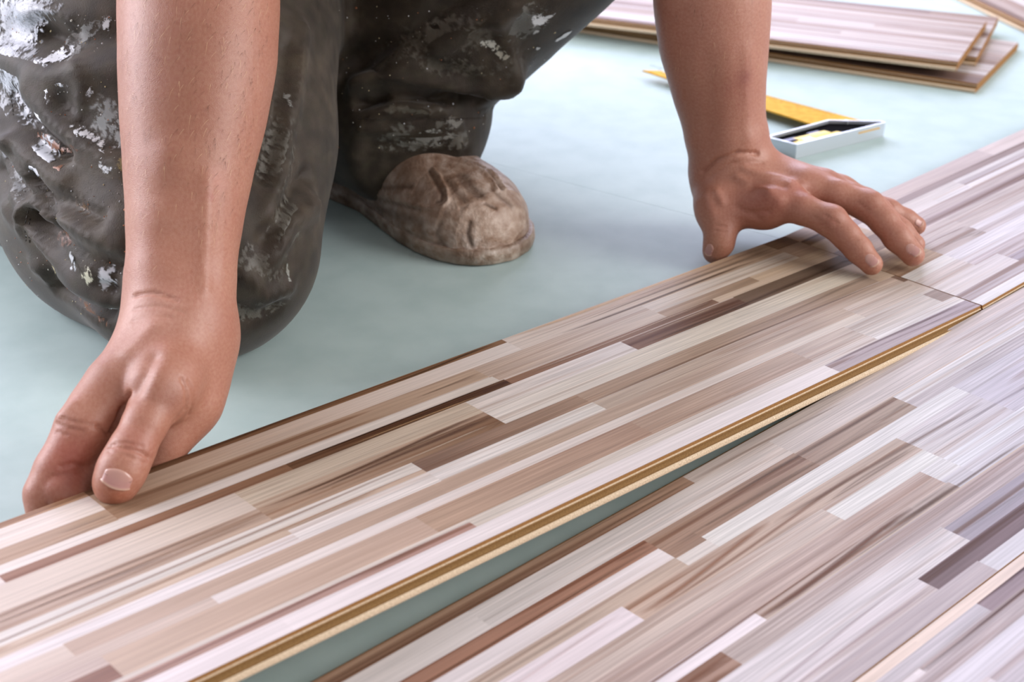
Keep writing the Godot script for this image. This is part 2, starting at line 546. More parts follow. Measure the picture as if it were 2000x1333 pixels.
func random_print(a0: float, a1: float, seed_: int) -> String:
	var r := RandomNumberGenerator.new()
	r.seed = seed_
	var tones := ["c6bab5", "bbaca6", "ae9c94", "a38e84", "947c6f", "cbc3c1", "b5a6a0", "80685f", "bdb2ae", "aa978e"]
	var out := ""
	var b := 0.0
	while b < 180.0:
		var w := minf(r.randf_range(9, 19), 180.0 - b)
		if 180.0 - b - w < 6.0: w = 180.0 - b
		var a := a0 * 1000.0 - r.randf_range(0, 300)
		while a < a1 * 1000.0:
			var n := a + r.randf_range(240, 560)
			var c: String = tones[r.randi_range(0, 9)]
			out += "%f %f %f %f %s %s %s\n" % [b, b + w, a, n, c, c, ["p", "s", "f"][r.randi_range(0, 2)]]
			a = n
		b += w
	return out

func build_planks() -> void:
	var grain := mat("print_grain", Color.WHITE, 0.5, true)
	grain.metallic_specular = 0.26
	grain.transparency = BaseMaterial3D.TRANSPARENCY_ALPHA
	var row := "planks of the new floor"
	plank(PRINT_LIFTED, "striped laminate plank under the gripping hand, held tilted up with its grooved edge showing", row, Vector3(0.2197146, 0.0108353, -1.124391), Vector3(0.7321436, -0.0444062, -0.6797012), Vector3(0.6805683, 0.0064479, 0.7326563), -1.05, -0.00005)
	plank(PRINT_BEYOND, "striped laminate plank under the spread fingertips, end to end with the tilted plank", row, Vector3(0.2197146, 0.0108353, -1.124391), Vector3(0.7228502, 0.0028718, -0.6909988), Vector3(0.6909950, 0.0023236, 0.7228558), 0.00005, 1.05)
	plank(PRINT_LAID, "striped laminate plank lying flat in the foreground, next to the open gap", row, Vector3(-0.138978, 0.009, -0.538137), Vector3(0.7285053, 0, -0.6850402), Vector3(0.6850402, 0, 0.7285053), -0.35, 1.05)
	plank(PRINT_CORNER, "striped laminate plank cut off by the bottom right corner, in front of the flat plank", row, Vector3(-0.138978, 0.009, -0.538137) + Vector3(0.6850402, 0, 0.7285053) * 0.1803, Vector3(0.7285053, 0, -0.6850402), Vector3(0.6850402, 0, 0.7285053), -0.05, 1.1)
	# the stack behind the worker; local b runs from the far edge to the near, grooved edge
	var spare := "spare planks behind the worker"
	stack_plank(on_level(1909, 164, 0.009), on_level(1988, 84, 0.009), 0.0, 101, "bottom striped plank of the pile behind the worker, its end sticking out furthest", spare)
	stack_plank(on_level(1908, 112, 0.018), on_level(1951, 32, 0.018), 0.0, 102, "striped plank in the middle of the pile, with only its right end showing", spare)
	stack_plank(on_level(1871, 121, 0.0272), on_level(1925, 44, 0.0272), 0.0, 103, "top striped plank of the pile behind the worker", spare)
	# one more plank at the upper right corner
	var p := on_level(1907, 0, 0.009)
	var q := on_level(2000, 44, 0.009)
	var l := (q - p).normalized()
	var across := Vector3(-l.z, 0, l.x)
	var txt := random_print(-0.3, 0.9, 104)
	plank(txt, "striped laminate plank alone on the floor at the upper right corner", spare, p - across * PLANK_W, l, across, -0.25, 0.85)

func stack_plank(near_corner: Vector3, far_corner: Vector3, _unused: float, seed_: int, label: String, group: String) -> void:
	var across := near_corner - far_corner
	across.y = 0
	across = across.normalized()
	var l := Vector3(across.z, 0, -across.x)
	if l.x < 0: l = -l
	var o := near_corner - across * PLANK_W
	plank(random_print(-1.2, 0.0, seed_), label, group, o, l, across, -1.19, 0.0)

# ---------------------------------------------------------------- the try square
func build_square() -> void:
	var t := thing("try_square", "mitred try square with yellow blade and aluminium handle lying behind the flat hand", "try square")
	var g := func(px: float, py: float, y: float) -> Vector2:
		var q := on_level(px, py, y)
		return Vector2(q.x, q.z)
	var top := 0.0145
	var a: Vector2 = g.call(1556, 282, top)
	var b: Vector2 = g.call(1496, 267, top)
	var c: Vector2 = g.call(1617, 234, top)
	var d: Vector2 = g.call(1721, 236, top)
	var e: Vector2 = g.call(1729, 239, top)
	var outer := PackedVector2Array([a, b, c, d, e])
	var wall := 0.0014
	var inner := Geometry2D.offset_polygon(outer, -wall)[0]
	var s := Shape.new()
	# walls of the channel: outer faces, rim, inner faces
	var mid := (a + b + c + d) / 4.0
	for i in outer.size():
		var p := outer[i]; var q := outer[(i + 1) % outer.size()]
		var out := Vector3((p + q).x / 2 - mid.x, 0, (p + q).y / 2 - mid.y)
		s.face(v3(p, 0), v3(q, 0), v3(q, top), v3(p, top), out)
	var ring := Geometry2D.clip_polygons(outer, inner)
	for i in inner.size():
		var p := inner[i]; var q := inner[(i + 1) % inner.size()]
		var out := Vector3(mid.x - (p + q).x / 2, 0, mid.y - (p + q).y / 2)
		s.face(v3(p, 0.002), v3(q, 0.002), v3(q, top), v3(p, top), out)
		# rim: join each inner edge to its nearest outer corners
		var o1 := nearest(outer, p); var o2 := nearest(outer, q)
		s.face(v3(p, top), v3(q, top), v3(o2, top), v3(o1, top), Vector3.UP)
	part("handle", s.done(), M.aluminium, t)
	var f := Shape.new()
	f.prism(inner, 0.001, 0.0112)
	var ch := part("channel", f.done(), M.channel, t)
	tag(ch, "dark hollow of the handle")
	# print and labels in the hollow
	var along := (e - a).normalized()
	var side := (b - a).normalized()
	var lab := func(called: String, u0: float, u1: float, w0: float, w1: float, y: float, m: Material) -> void:
		var l := Shape.new()
		l.prism(PackedVector2Array([a + along * u0 + side * w0, a + along * u1 + side * w0, a + along * u1 + side * w1, a + along * u0 + side * w1]), 0.0110, y)
		part(called, l.done(), m, t)
	lab.call("label_sticker", 0.010, 0.066, 0.003, 0.012, 0.0121, M.yellow_label)
	lab.call("label_sticker", 0.020, 0.060, 0.014, 0.021, 0.0119, M.yellow_label)
	lab.call("label_print", 0.004, 0.024, 0.017, 0.023, 0.0118, M.blue_label)
	lab.call("label_print", 0.042, 0.056, 0.021, 0.025, 0.0118, M.blue_label)
	lab.call("label_patch", 0.022, 0.033, 0.008, 0.014, 0.0124, M.white_label)
	lab.call("rivet", 0.094, 0.100, 0.024, 0.030, 0.0135, M.aluminium)
	# slot on the handle's side
	var sl := Shape.new()
	var nrm := Vector2(along.y, -along.x)
	if nrm.dot(b - a) > 0: nrm = -nrm
	sl.prism(PackedVector2Array([a + along * 0.080, a + along * 0.108, a + along * 0.108 + nrm * 0.0004, a + along * 0.080 + nrm * 0.0004]), 0.0095, 0.0107)
	part("edge_inlay", sl.done(), M.yellow_blade, t)
	# blade: mitred tip with a hanging hole
	var y := 0.009
	var p1: Vector2 = g.call(1254, 137, y)
	var p2: Vector2 = g.call(1308, 153.5, y)
	var p3: Vector2 = g.call(1600, 247, y)
	var p4: Vector2 = g.call(1683, 235.5, y)
	var p5: Vector2 = g.call(1490, 184, y)
	var dir := (p5 - p4).normalized()
	var p6 := p4 + dir * ((p1 - p4).dot(dir) - 0.03)
	var poly := PackedVector2Array([p1, p3, p4, p6])
	var hp: Vector2 = g.call(1301, 139.5, y)
	var hole := PackedVector2Array()
	for k in 24: hole.append(hp + Vector2(cos(k * TAU / 24 + 0.1), sin(k * TAU / 24 + 0.1)) * 0.0042)
	var bl := Shape.new()
	var nd := Vector2(-dir.y, dir.x)
	for sgn in [1.0, -1.0]:
		# the blade in two pieces that meet across the hanging hole, so that the hole is a real one
		var cutter := PackedVector2Array([hp - nd, hp + nd, hp + nd + dir * sgn, hp - nd + dir * sgn])
		for piece in Geometry2D.intersect_polygons(poly, cutter):
			for q in Geometry2D.clip_polygons(piece, hole): blade_piece(bl, q, y - 0.0016, y)
	part("blade", bl.done(), M.yellow_blade, t)
	# graduation ticks along the far edge
	var ticks := Shape.new()
	for k in 60:
		var u := 0.004 * k + 0.03
		var r := p4 + dir * u
		var inn := Vector2(-dir.y, dir.x)
		if inn.dot(p3 - p4) < 0: inn = -inn
		var tl := 0.010 if k % 5 == 0 else 0.006
		ticks.prism(PackedVector2Array([r, r + dir * 0.0005, r + dir * 0.0005 + inn * tl, r + inn * tl]), y - 0.0001, y + 0.00008)
	tag(part("graduation", ticks.done(), M.thread, t), "", "", "", "stuff")

func blade_piece(s: Shape, poly: PackedVector2Array, y0: float, y1: float) -> void:
	var ccw := not Geometry2D.is_polygon_clockwise(poly)
	for i in poly.size():
		var p := poly[i]
		var q := poly[(i + 1) % poly.size()]
		var out := Vector3((q - p).y, 0, -(q - p).x) * (1.0 if ccw else -1.0)
		s.face(v3(p, y0), v3(q, y0), v3(q, y1), v3(p, y1), out)
	var ids := Geometry2D.triangulate_polygon(poly)
	for k in range(0, ids.size(), 3):
		var a := v3(poly[ids[k]], y1); var b := v3(poly[ids[k + 1]], y1); var c := v3(poly[ids[k + 2]], y1)
		if (c - a).cross(b - a).y < 0.0:
			var h := b; b = c; c = h
		var d := Vector3(0, y0 - y1, 0)
		s.tri(a, b, c)
		s.tri(a + d, c + d, b + d)

func v3(p: Vector2, y: float) -> Vector3:
	return Vector3(p.x, y, p.y)

func nearest(poly: PackedVector2Array, p: Vector2) -> Vector2:
	var best := poly[0]
	for q in poly:
		if q.distance_to(p) < best.distance_to(p): best = q
	return best

const PRINT_LIFTED := """
0 6 -1200 -622 a37c5e b08c70 s
0 6 -622 -310 6d4f39 8a6648 s
~ -420 4 -318 3 1 2 0.6 4f3626
0 22 -310 -28 d6c6bb bd9f82 f
~ -309 1.5 -60 2 3 4 0.6 d8b48c
~ -271 20 -60 19 1.2 2.6 0.8 5f4838
~ -250 15 -30 11 0.6 3.5 0.6 7a6250
~ -200 8 -30 6 0.5 2 0.4 8a7360
0 16 -28 0 8a6b50 8a6b50 p
16 37 -28 0 b79a80 b79a80 p
6 24 -1200 -622 dfd2d0 dccdc4 p
6 21 -622 -310 b99c83 dccfc6 p
24 38 -1200 -622 b59d90 b0937d s
21 37 -622 -355 9a7a62 b99e88 s
21 45 -355 -194 bda593 d0bfb3 f
22 37 -194 -28 d6c8be cdbda9 f
38 46 -1200 -353 e1d5d3 d9ccc0 p
45 47 -353 -194 cbb9ac c4b0a2 p
37 47 -194 -90 b9a08e a1876f f
37 47 -90 0 cbb298 c4aa8d p
46 55 -1200 -694 d9c8c2 d9c8c2 p
46 54 -694 -520 9c7562 8c674f s
46 54 -520 -350 6e4f3a 64452f s
~ -515 46.6 -360 47 1 1.4 0.7 3c2618
~ -480 52.5 -380 52.5 0.6 1 0.6 c09a72
47 54 -350 -145 8f6b54 8c6c5a s
~ -330 49 -150 49.5 0.8 1.2 0.6 cdb3a0
47 54 -145 0 cfb9a4 c8b096 p
55 76 -1200 -560 d5c4bd cfbeb2 p
54 71 -560 -390 c8b6a4 c5b29e f
54 71 -390 -250 d8cbc2 dfd5d2 f
55 71 -250 -130 876554 7d6253 s
54 71 -130 0 75604f 6e5a4c s
~ -245 68 -20 67 2 2.5 0.5 4f382c
~ -240 58 -150 57 0.8 1.5 0.5 c5ad9a
71 76 -560 -390 c0a996 a98c76 f
76 92 -1200 -560 b8a195 b79e8e s
~ -760 80 -560 77 0.8 2 0.5 7a5a48
~ -720 84 -545 82 0.6 2 0.5 86664f
~ -690 88 -560 86 1 1 0.5 8a6a56
76 92 -560 -390 b0947f 86654f s
~ -560 78 -395 73.5 1 2.6 0.75 5a3d2c
~ -530 82 -392 79 1 2.4 0.7 63463a
~ -480 87 -400 86 0.5 1 0.5 cdbba8
71 91 -390 -20 dcd1c8 d4c7b4 f
91 101 -1200 -464 d9d2d1 d6cbc3 p
~ -800 100 -464 92.5 1 1.2 0.6 8a6450
91 105 -464 -330 83685a a48772 f
91 105 -330 -20 ae937e a8917f f
~ -330 105 -10 105.5 1.0 1.0 0.75 7a5c4a
~ -170 97 -20 96 1 2 0.4 86705f
91 109 -20 0 bfa891 c2ab94 p
101 109 -1200 -464 cdb9ac c4ab98 s
~ -740 106 -470 101 0.5 1 0.6 9c755c
109 119 -1200 -560 ded2d3 dfd5d4 f
105 117 -464 -329 ddd3cf d9d0c8 f
105 118 -560 -464 dfd5d2 ddd2cd f
106 118 -329 -6 bba797 bfaa9b f
~ -320 117 -100 116 0.5 0.8 0.4 8a7262
119 130 -1200 -697 d4c3b9 cfbdb3 p
118 130 -697 -420 bea698 b49a89 p
118 130 -420 -84 b39a88 bda999 f
118 138 -84 -6 c8b8ad c6b7ab f
106 118 -6 0 7c6353 7c6353 p
130 138 -1200 -624 c7b2a9 cab6ac f
130 138 -624 -84 e0d4d1 d3c6ba p
138 146 -1200 -688 c9b6b0 c4b0a8 f
146 158 -1200 -688 a5897f 916f64 s
138 158 -688 -500 c2aa9b bca293 p
138 158 -500 -330 b49886 ab8e7c f
138 158 -330 -172 b09685 b59e8e f
138 158 -172 -110 bba89b c1b1a6 f
138 158 -110 -16 c8bdb5 c6bdb6 f
141 158 -16 0 9c8a81 9c8a81 p
138 141 -16 0 c9bdb4 c9bdb4 p
158 161 -1200 -481 d9cdc9 d2c5bc p
161 167 -1200 -481 bb9f97 ac8b80 s
~ -900 165 -482 162 0.8 1.5 0.6 8a665c
158 167 -481 -109 d0c3b9 d0c4bd f
158 168 -109 0 dad4d1 d8d2d0 f
167 180 -1200 -172 e3d6da e2d8d6 p
167 180 -172 0 b0a1a1 ab9da2 s
~ -172 168.5 -10 168 1.3 1.6 0.7 70595a
~ -170 174 -20 173.5 0.6 1 0.5 8a7478
"""

const PRINT_BEYOND := """
0 16 0 119 c2a78c bda68f p
16 26 0 60 8a6f56 9a7f68 s
26 48 0 60 c9b193 c4ad93 p
48 70 0 60 8d735c a28870 s
70 96 0 60 c4aa8e c0a88e p
96 110 0 60 a98d74 b39a84 f
0 19 119 291 bfaea6 bcadaa p
0 19 291 1100 cdbfbb d2c7c4 p
19 28 60 1100 978580 8d7a7c s
28 40 60 205 cdc3bd c9c0bd p
28 33 205 1100 cfc8c6 c8c0c2 f
33 41 205 1100 b3a8a8 a89da2 s
41 47 205 1100 d6d0d1 d2cdd2 p
40 48 60 154 d3cac5 d3cbc8 p
41 48 154 205 d0c9c6 d3cdcd p
48 60 60 1100 b7a8a4 b3a7a9 f
60 69 60 1100 a08e8b 968590 s
69 94 60 1100 bdb0ab b6acae f
~ 60 90 124 90 1 1.5 0.5 86726c
94 101 124 1100 d2ccce cdc8d0 p
94 110 60 124 b8a9a3 b5a8a4 s
101 122 124 1100 bdb2b2 b4abb2 f
110 122 0 60 d8d2cc dbd6d4 f
110 130 60 1100 d4ced1 cfccd6 f
122 138 0 60 c7b9b2 c9bdb9 f
130 147 60 1100 c0b5b7 b9b0ba f
138 157 0 92 d3cac7 cfc7c8 p
147 157 92 1100 aca2aa a59caa s
157 170 0 1100 bdb3b6 b0a8b4 s
170 180 0 1100 dcd8d9 d5d2da p
"""

const PRINT_LAID := """
0 10 -600 330 b8957c ac8c76 s
~ -300 3 330 8 2.5 3 0.6 7c5844
~ 0 7 200 9.5 0.8 1.2 0.6 6f4d3a
0 10 330 1100 c6b6ad c9c0c4 f
~ 330 8 480 11 2 0.8 0.4 8f7464
10 29 -600 150 dccfc4 ded4d0 p
10 29 150 400 dad0cc cbbeb7 f
10 29 400 1100 c6bab4 c9c4cd f
29 40 -600 264 a97e68 a07966 s
29 49 264 400 a38775 9c8270 s
30 49 400 504 a18a7b a89587 s
30 40 504 1100 d2cdcd cbc9d4 f
40 49 504 1100 b9b0b1 b4b0bd f
~ -100 38.5 264 38 1 1 0.5 7a5442
~ 330 34 500 33 1.5 2 0.5 6d5548
~ 300 44 480 46 1 2 0.45 7a6252
40 52 -600 264 e2d6da e2d7d6 p
40 53 264 290 a08473 a08473 f
53 62 264 290 d8cec9 d8cec9 p
49 62 290 545 dbd5d1 d4d1d3 f
49 62 545 1100 c4bfc6 bdbac8 f
52 62 -600 264 c8b5aa bfaa9c s
~ -60 56 260 54 1.5 1.5 0.4 9a7c6c
62 78 -600 211 decfd1 e0d3d7 p
~ 100 70 205 66 1 2 0.25 c0a09c
62 78 211 461 c3ab9c b7a598 s
~ 212 74 330 66 2.4 2.6 0.7 8f664f
~ 220 76.5 420 69 1.2 2 0.6 8a6450
~ 330 68 540 74 2 2 0.55 75594a
62 95 461 545 cfc8ca c6c0c6 f
62 95 545 1100 c2bcc6 b9b5c4 f
~ 461 80 700 86 1.6 1 0.4 85787c
78 94 -600 362 bca79f c6b6ae f
78 81 362 461 bdaaa0 bdaaa0 f
81 94 362 461 d9d5d3 d9d6d5 f
95 108 461 1100 d3d1d6 c5c3d0 f
94 112 -600 438 b7a09a bba8a0 f
94 108 438 461 d2ced0 d2ced0 f
~ -100 100 438 104 2 3 0.25 8c7068
108 120 438 1100 cac5cb b7b3c2 f
112 121 -600 257 e4d8dc e2d7db p
112 120 257 440 b9a59c b8a9a4 s
~ 257 118.5 400 113 2.6 2.4 0.85 6d4b3b
~ 100 112.5 365 112.5 1.6 0.7 0.8 7a5644
~ 370 116 520 119 2.2 1.2 0.6 6f5a52
121 135 -600 220 ab8f82 a88b7d s
~ 120 125 220 126.5 1 2.6 0.7 7c5340
~ 60 132 219 132.5 1 2.4 0.7 7a523f
121 137 220 1100 b9a9a5 aea6b3 f
~ 240 131 560 128 2 2 0.2 8c7a76
135 154 -600 396 d5c8cd cfc8cb f
137 154 396 1100 a29aa4 918b9c s
~ 396 148 800 146 3 4 0.35 c2bec8
154 167 -600 344 d2c5ca d0c7cb f
~ 100 158 342 152 0.8 1.6 0.35 9a8488
~ 200 164 340 162 0.6 1.4 0.35 94808a
154 168 344 1100 7b696c 857c8c s
167 180 -600 382 b4a19f b9aeb2 p
168 180 382 1100 cfcbd2 c5c3d0 p
"""

const PRINT_CORNER := """
0 7 -600 1200 e2cdbf d6c9cc p
7 16 -600 168 cabcbc c4bcc0 f
7 16 348 1200 9a8a90 a39caa s
~ 348 8.5 600 9 1.4 2 0.6 55444a
7 16 168 348 c2b8bb c0b9c0 f
16 20 -600 281 e0d6da e0d6da p
~ 283 18.5 600 17 1.2 1.6 0.8 624a48
16 20 281 1200 b9adb0 aaa3b0 f
20 29 -600 1200 b9aaaa b3abb4 f
29 42 -600 1200 d8d1d8 d0cdda p
42 60 -600 300 dccbc8 d5ccd2 f
42 60 300 1200 c5bcc4 bdb8c6 f
60 80 -600 1200 d6d0da d0ccd8 p
80 100 -600 1200 c4b8bc c0b8c2 s
100 140 -600 1200 dad2d8 d2ceda p
140 180 -600 1200 bfb2b6 b8b2bc f
"""

# ---------------------------------------------------------------- soft bodies: a field of tapered capsules, meshed as surface nets
class Field:
	var a := PackedVector3Array()
	var ba := PackedVector3Array()
	var inv := PackedFloat32Array()
	var r0 := PackedFloat32Array()
	var dr := PackedFloat32Array()
	var grp := PackedInt32Array()
	var kin := {0: 0.01}      # softness inside a group
	var kjoin := {}           # softness of its joint with group 0
	var cut_at := {}          # group -> [point, normal]: nothing of the group beyond that plane
	var floor_y := -1.0
	var all := PackedInt32Array()
	func bone(p: Vector3, q: Vector3, ra: float, rb: float, g := 0) -> void:
		all.append(a.size())
		a.append(p); ba.append(q - p); inv.append(1.0 / maxf((q - p).length_squared(), 1e-9))
		r0.append(ra); dr.append(rb - ra); grp.append(g)
	# nodes: [point, radius]
	func chain(nodes: Array, g := 0) -> void:
		for i in nodes.size() - 1:
			bone(nodes[i][0], nodes[i + 1][0], nodes[i][1], nodes[i + 1][1], g)
	func near(p: Vector3, ids: PackedInt32Array) -> float:
		var base := 1e3
		var cur := 0
		var k: float = kin[0]
		var d := 1e3
		var best := 1e3
		for i in ids:
			var pa := p - a[i]
			var v := ba[i]
			var h := clampf(pa.dot(v) * inv[i], 0.0, 1.0)
			var e := (pa - v * h).length() - r0[i] - dr[i] * h
			if grp[i] != cur:
				if cur == 0: base = d
				else: best = minf(best, joined(base, d, cur, p))
				cur = grp[i]
				k = kin.get(cur, 0.006)
				d = e
			else:
				var m := maxf(k - absf(d - e), 0.0)
				d = minf(d, e) - m * m / (4.0 * k)
		if cur == 0: base = d
		else: best = minf(best, joined(base, d, cur, p))
		best = minf(best, base)
		if floor_y >= 0.0: best = maxf(best, floor_y - p.y)
		return best
	func joined(base: float, d: float, g: int, p: Vector3) -> float:
		if cut_at.has(g):
			d = maxf(d, (p - cut_at[g][0]).dot(cut_at[g][1]))
		var k: float = kjoin.get(g, 0.006)
		var m := maxf(k - absf(d - base), 0.0)
		return minf(d, base) - m * m / (4.0 * k)
	func some(p: Vector3, reach: float) -> PackedInt32Array:
		var out := PackedInt32Array()
		for i in all:
			var pa := p - a[i]
			var h := clampf(pa.dot(ba[i]) * inv[i], 0.0, 1.0)
			if (pa - ba[i] * h).length() - r0[i] - dr[i] * h < reach: out.append(i)
		return out
	func trace(from: Vector3, dir: Vector3) -> Vector3:
		var t := 0.3
		for i in 90:
			var d := near(from + dir * t, all)
			if d < 0.0002: break
			t += d * 0.9
			if t > 3.0: break
		return from + dir * t

# strokes pressed into or raised from a surface: [points, width, height, box]
func displaced(p: Vector3, strokes: Array) -> float:
	var out := 0.0
	for s in strokes:
		var box: AABB = s[3]
		if not box.has_point(p): continue
		var pts: PackedVector3Array = s[0]
		var best := 1e9
		for i in maxi(pts.size() - 1, 1):
			var q := pts[i]
			var v: Vector3 = pts[mini(i + 1, pts.size() - 1)] - q
			var h := clampf((p - q).dot(v) / maxf(v.length_squared(), 1e-9), 0.0, 1.0)
			best = minf(best, (p - q - v * h).length_squared())
		var w: float = s[1]
		out += s[2] * exp(-best / (w * w))
	return out

func stroke(pts: PackedVector3Array, w: float, height: float) -> Array:
	var box := AABB(pts[0], Vector3.ZERO)
	for p in pts: box = box.expand(p)
	return [pts, w, height, box.grow(w * 2.6)]

# strokes from places seen on the body: rows of [[x, y, x, y ...], width mm, height mm]
func strokes_on(f: Field, rows: Array) -> Array:
	var out := []
	for r in rows:
		var pts := PackedVector3Array()
		for i in range(0, r[0].size(), 2):
			pts.append(seen(f, r[0][i], r[0][i + 1]))
		out.append(stroke(pts, r[1] / 1000.0, r[2] / 1000.0))
	return out

func seen(f: Field, px: float, py: float) -> Vector3:
	var eye := Vector3(0, EYE_H, 0)
	return f.trace(eye, (at(px, py, 1.0) - eye).normalized())

func nodes(rows: Array) -> Array:
	var out := []
	for r in rows: out.append([at(r[0], r[1], r[2]), r[3] / 1000.0])
	return out

# raw mesh arrays of the field inside lo..hi
func field_mesh(f: Field, lo: Vector3, hi: Vector3, cell: float, strokes: Array, paint: Callable) -> Array:
	var nx := int((hi.x - lo.x) / cell) + 2
	var ny := int((hi.y - lo.y) / cell) + 2
	var nz := int((hi.z - lo.z) / cell) + 2
	var B := 6
	nx = int(ceil(float(nx) / B)) * B
	ny = int(ceil(float(ny) / B)) * B
	nz = int(ceil(float(nz) / B)) * B
	var val := PackedFloat32Array()
	val.resize(nx * ny * nz)
	val.fill(1.0)
	var sy := nx
	var sz := nx * ny
	var hb := cell * (B - 1) * 0.5
	var reach := cell * B * 0.87 + cell * 2.0
	var blocks := PackedInt32Array()
	var soft := 0.0
	for k in f.kin.values() + f.kjoin.values(): soft = maxf(soft, k)
	for bz in range(0, nz, B):
		for by in range(0, ny, B):
			for bx in range(0, nx, B):
				var c := lo + Vector3(bx, by, bz) * cell + Vector3(hb, hb, hb)
				var dc := f.near(c, f.all)
				if absf(dc) > reach:
					if dc < 0.0:
						for k in B:
							for j in B:
								var o := bx + (by + j) * sy + (bz + k) * sz
								for i in B: val[o + i] = -1.0
					continue
				blocks.append_array([bx, by, bz])
				var ids := f.some(c, reach * 1.2 + soft)
				for k in B:
					for j in B:
						var o := bx + (by + j) * sy + (bz + k) * sz
						var p := lo + Vector3(bx, by + j, bz + k) * cell
						for i in B:
							val[o + i] = f.near(p, ids)
							p.x += cell
	var vid := PackedInt32Array()
	vid.resize(nx * ny * nz)
	vid.fill(-1)
	var verts := PackedVector3Array()
	var cells := PackedInt32Array()
	var corner := [0, 1, sy, sy + 1, sz, sz + 1, sz + sy, sz + sy + 1]
	var edges := [[0, 1], [2, 3], [4, 5], [6, 7], [0, 2], [1, 3], [4, 6], [5, 7], [0, 4], [1, 5], [2, 6], [3, 7]]
	var off := PackedVector3Array()
	for i in 8: off.append(Vector3(i & 1, (i >> 1) & 1, (i >> 2) & 1))
	var vv := PackedFloat32Array()
	vv.resize(8)
	for bi in range(0, blocks.size(), 3):
		for k in B:
			var z := blocks[bi + 2] + k
			if z >= nz - 1: break
			for j in B:
				var y := blocks[bi + 1] + j
				if y >= ny - 1: break
				for i in B:
					var x := blocks[bi] + i
					if x >= nx - 1: break
					var o := x + y * sy + z * sz
					var neg := 0
					for q in 8:
						vv[q] = val[o + corner[q]]
						if vv[q] < 0.0: neg += 1
					if neg == 0 or neg == 8: continue
					var sum := Vector3.ZERO
					var n := 0
					for e in edges:
						var u := vv[e[0]]
						var w := vv[e[1]]
						if (u < 0.0) != (w < 0.0):
							sum += off[e[0]].lerp(off[e[1]], u / (u - w))
							n += 1
					vid[o] = verts.size()
					cells.append(o)
					verts.append(lo + (Vector3(x, y, z) + sum / n) * cell)
	var idx := PackedInt32Array()
	for o in cells:
		var s := val[o] < 0.0
		for ax in 3:
			var da: int = [1, sy, sz][ax]
			if (val[o + da] < 0.0) == s: continue
			var u: int = [sy, sz, 1][ax]
			var w: int = [sz, 1, sy][ax]
			if o - u - w < 0: continue
			var q0 := vid[o]; var q1 := vid[o - u]; var q2 := vid[o - u - w]; var q3 := vid[o - w]
			if q1 < 0 or q2 < 0 or q3 < 0: continue
			if s: idx.append_array([q0, q2, q1, q0, q3, q2])
			else: idx.append_array([q0, q1, q2, q0, q2, q3])
	var nrm := normals_of(verts, idx)
	if strokes.size():
		for i in verts.size():
			var d := displaced(verts[i], strokes)
			if d != 0.0: verts[i] += nrm[i] * d
		nrm = normals_of(verts, idx)
	var cols := PackedColorArray()
	cols.resize(verts.size())
	for i in verts.size(): cols[i] = paint.call(verts[i], nrm[i])
	return [verts, nrm, cols, idx]

func mesh_from(raws: Array) -> ArrayMesh:
	var v := PackedVector3Array()
	var n := PackedVector3Array()
	var c := PackedColorArray()
	var idx := PackedInt32Array()
	for r in raws:
		var o := v.size()
		v.append_array(r[0]); n.append_array(r[1]); c.append_array(r[2])
		for i in r[3]: idx.append(i + o)
	var a := []
	a.resize(Mesh.ARRAY_MAX)
	a[Mesh.ARRAY_VERTEX] = v; a[Mesh.ARRAY_NORMAL] = n; a[Mesh.ARRAY_COLOR] = c; a[Mesh.ARRAY_INDEX] = idx
	var m := ArrayMesh.new()
	m.add_surface_from_arrays(Mesh.PRIMITIVE_TRIANGLES, a)
	return m

# ---------------------------------------------------------------- the worker
var person: Node3D
var arm_left: Field     # the arm on the picture's left, gripping the plank
var arm_right: Field    # the arm on the right, hand spread flat
var legs: Field
var spots := []         # [point, radius, colour, strength] for the skin

func build_person() -> void:
	person = thing("person", "person kneeling in paint-stained olive work trousers and dusty tan boots, gripping a plank", "person")
	skin_noise.seed = 5
	skin_noise.frequency = 22.0
	cloth_noise.seed = 11
	cloth_noise.frequency = 9.0
	cloth_noise.fractal_octaves = 3
	shape_trousers()
	var cloth := start(trouser_mesh)
	build_arms()
	build_boots()
	var tr := part("trousers", mesh_from([finish(cloth)]), M.work_cloth, person)
	tag(tr, "olive work trousers spattered with white and rust paint")
	build_paint(tr)

# a point on the tilted plank: along from its right end, across from its back edge, up from its face
func lifted(along: float, across: float, up: float) -> Vector3:
	var l := Vector3(0.7321436, -0.0444062, -0.6797012)
	var a := Vector3(0.6805683, 0.0064479, 0.7326563)
	return Vector3(0.2197146, 0.0108353, -1.124391) + l * along + a * across + a.cross(l).normalized() * up

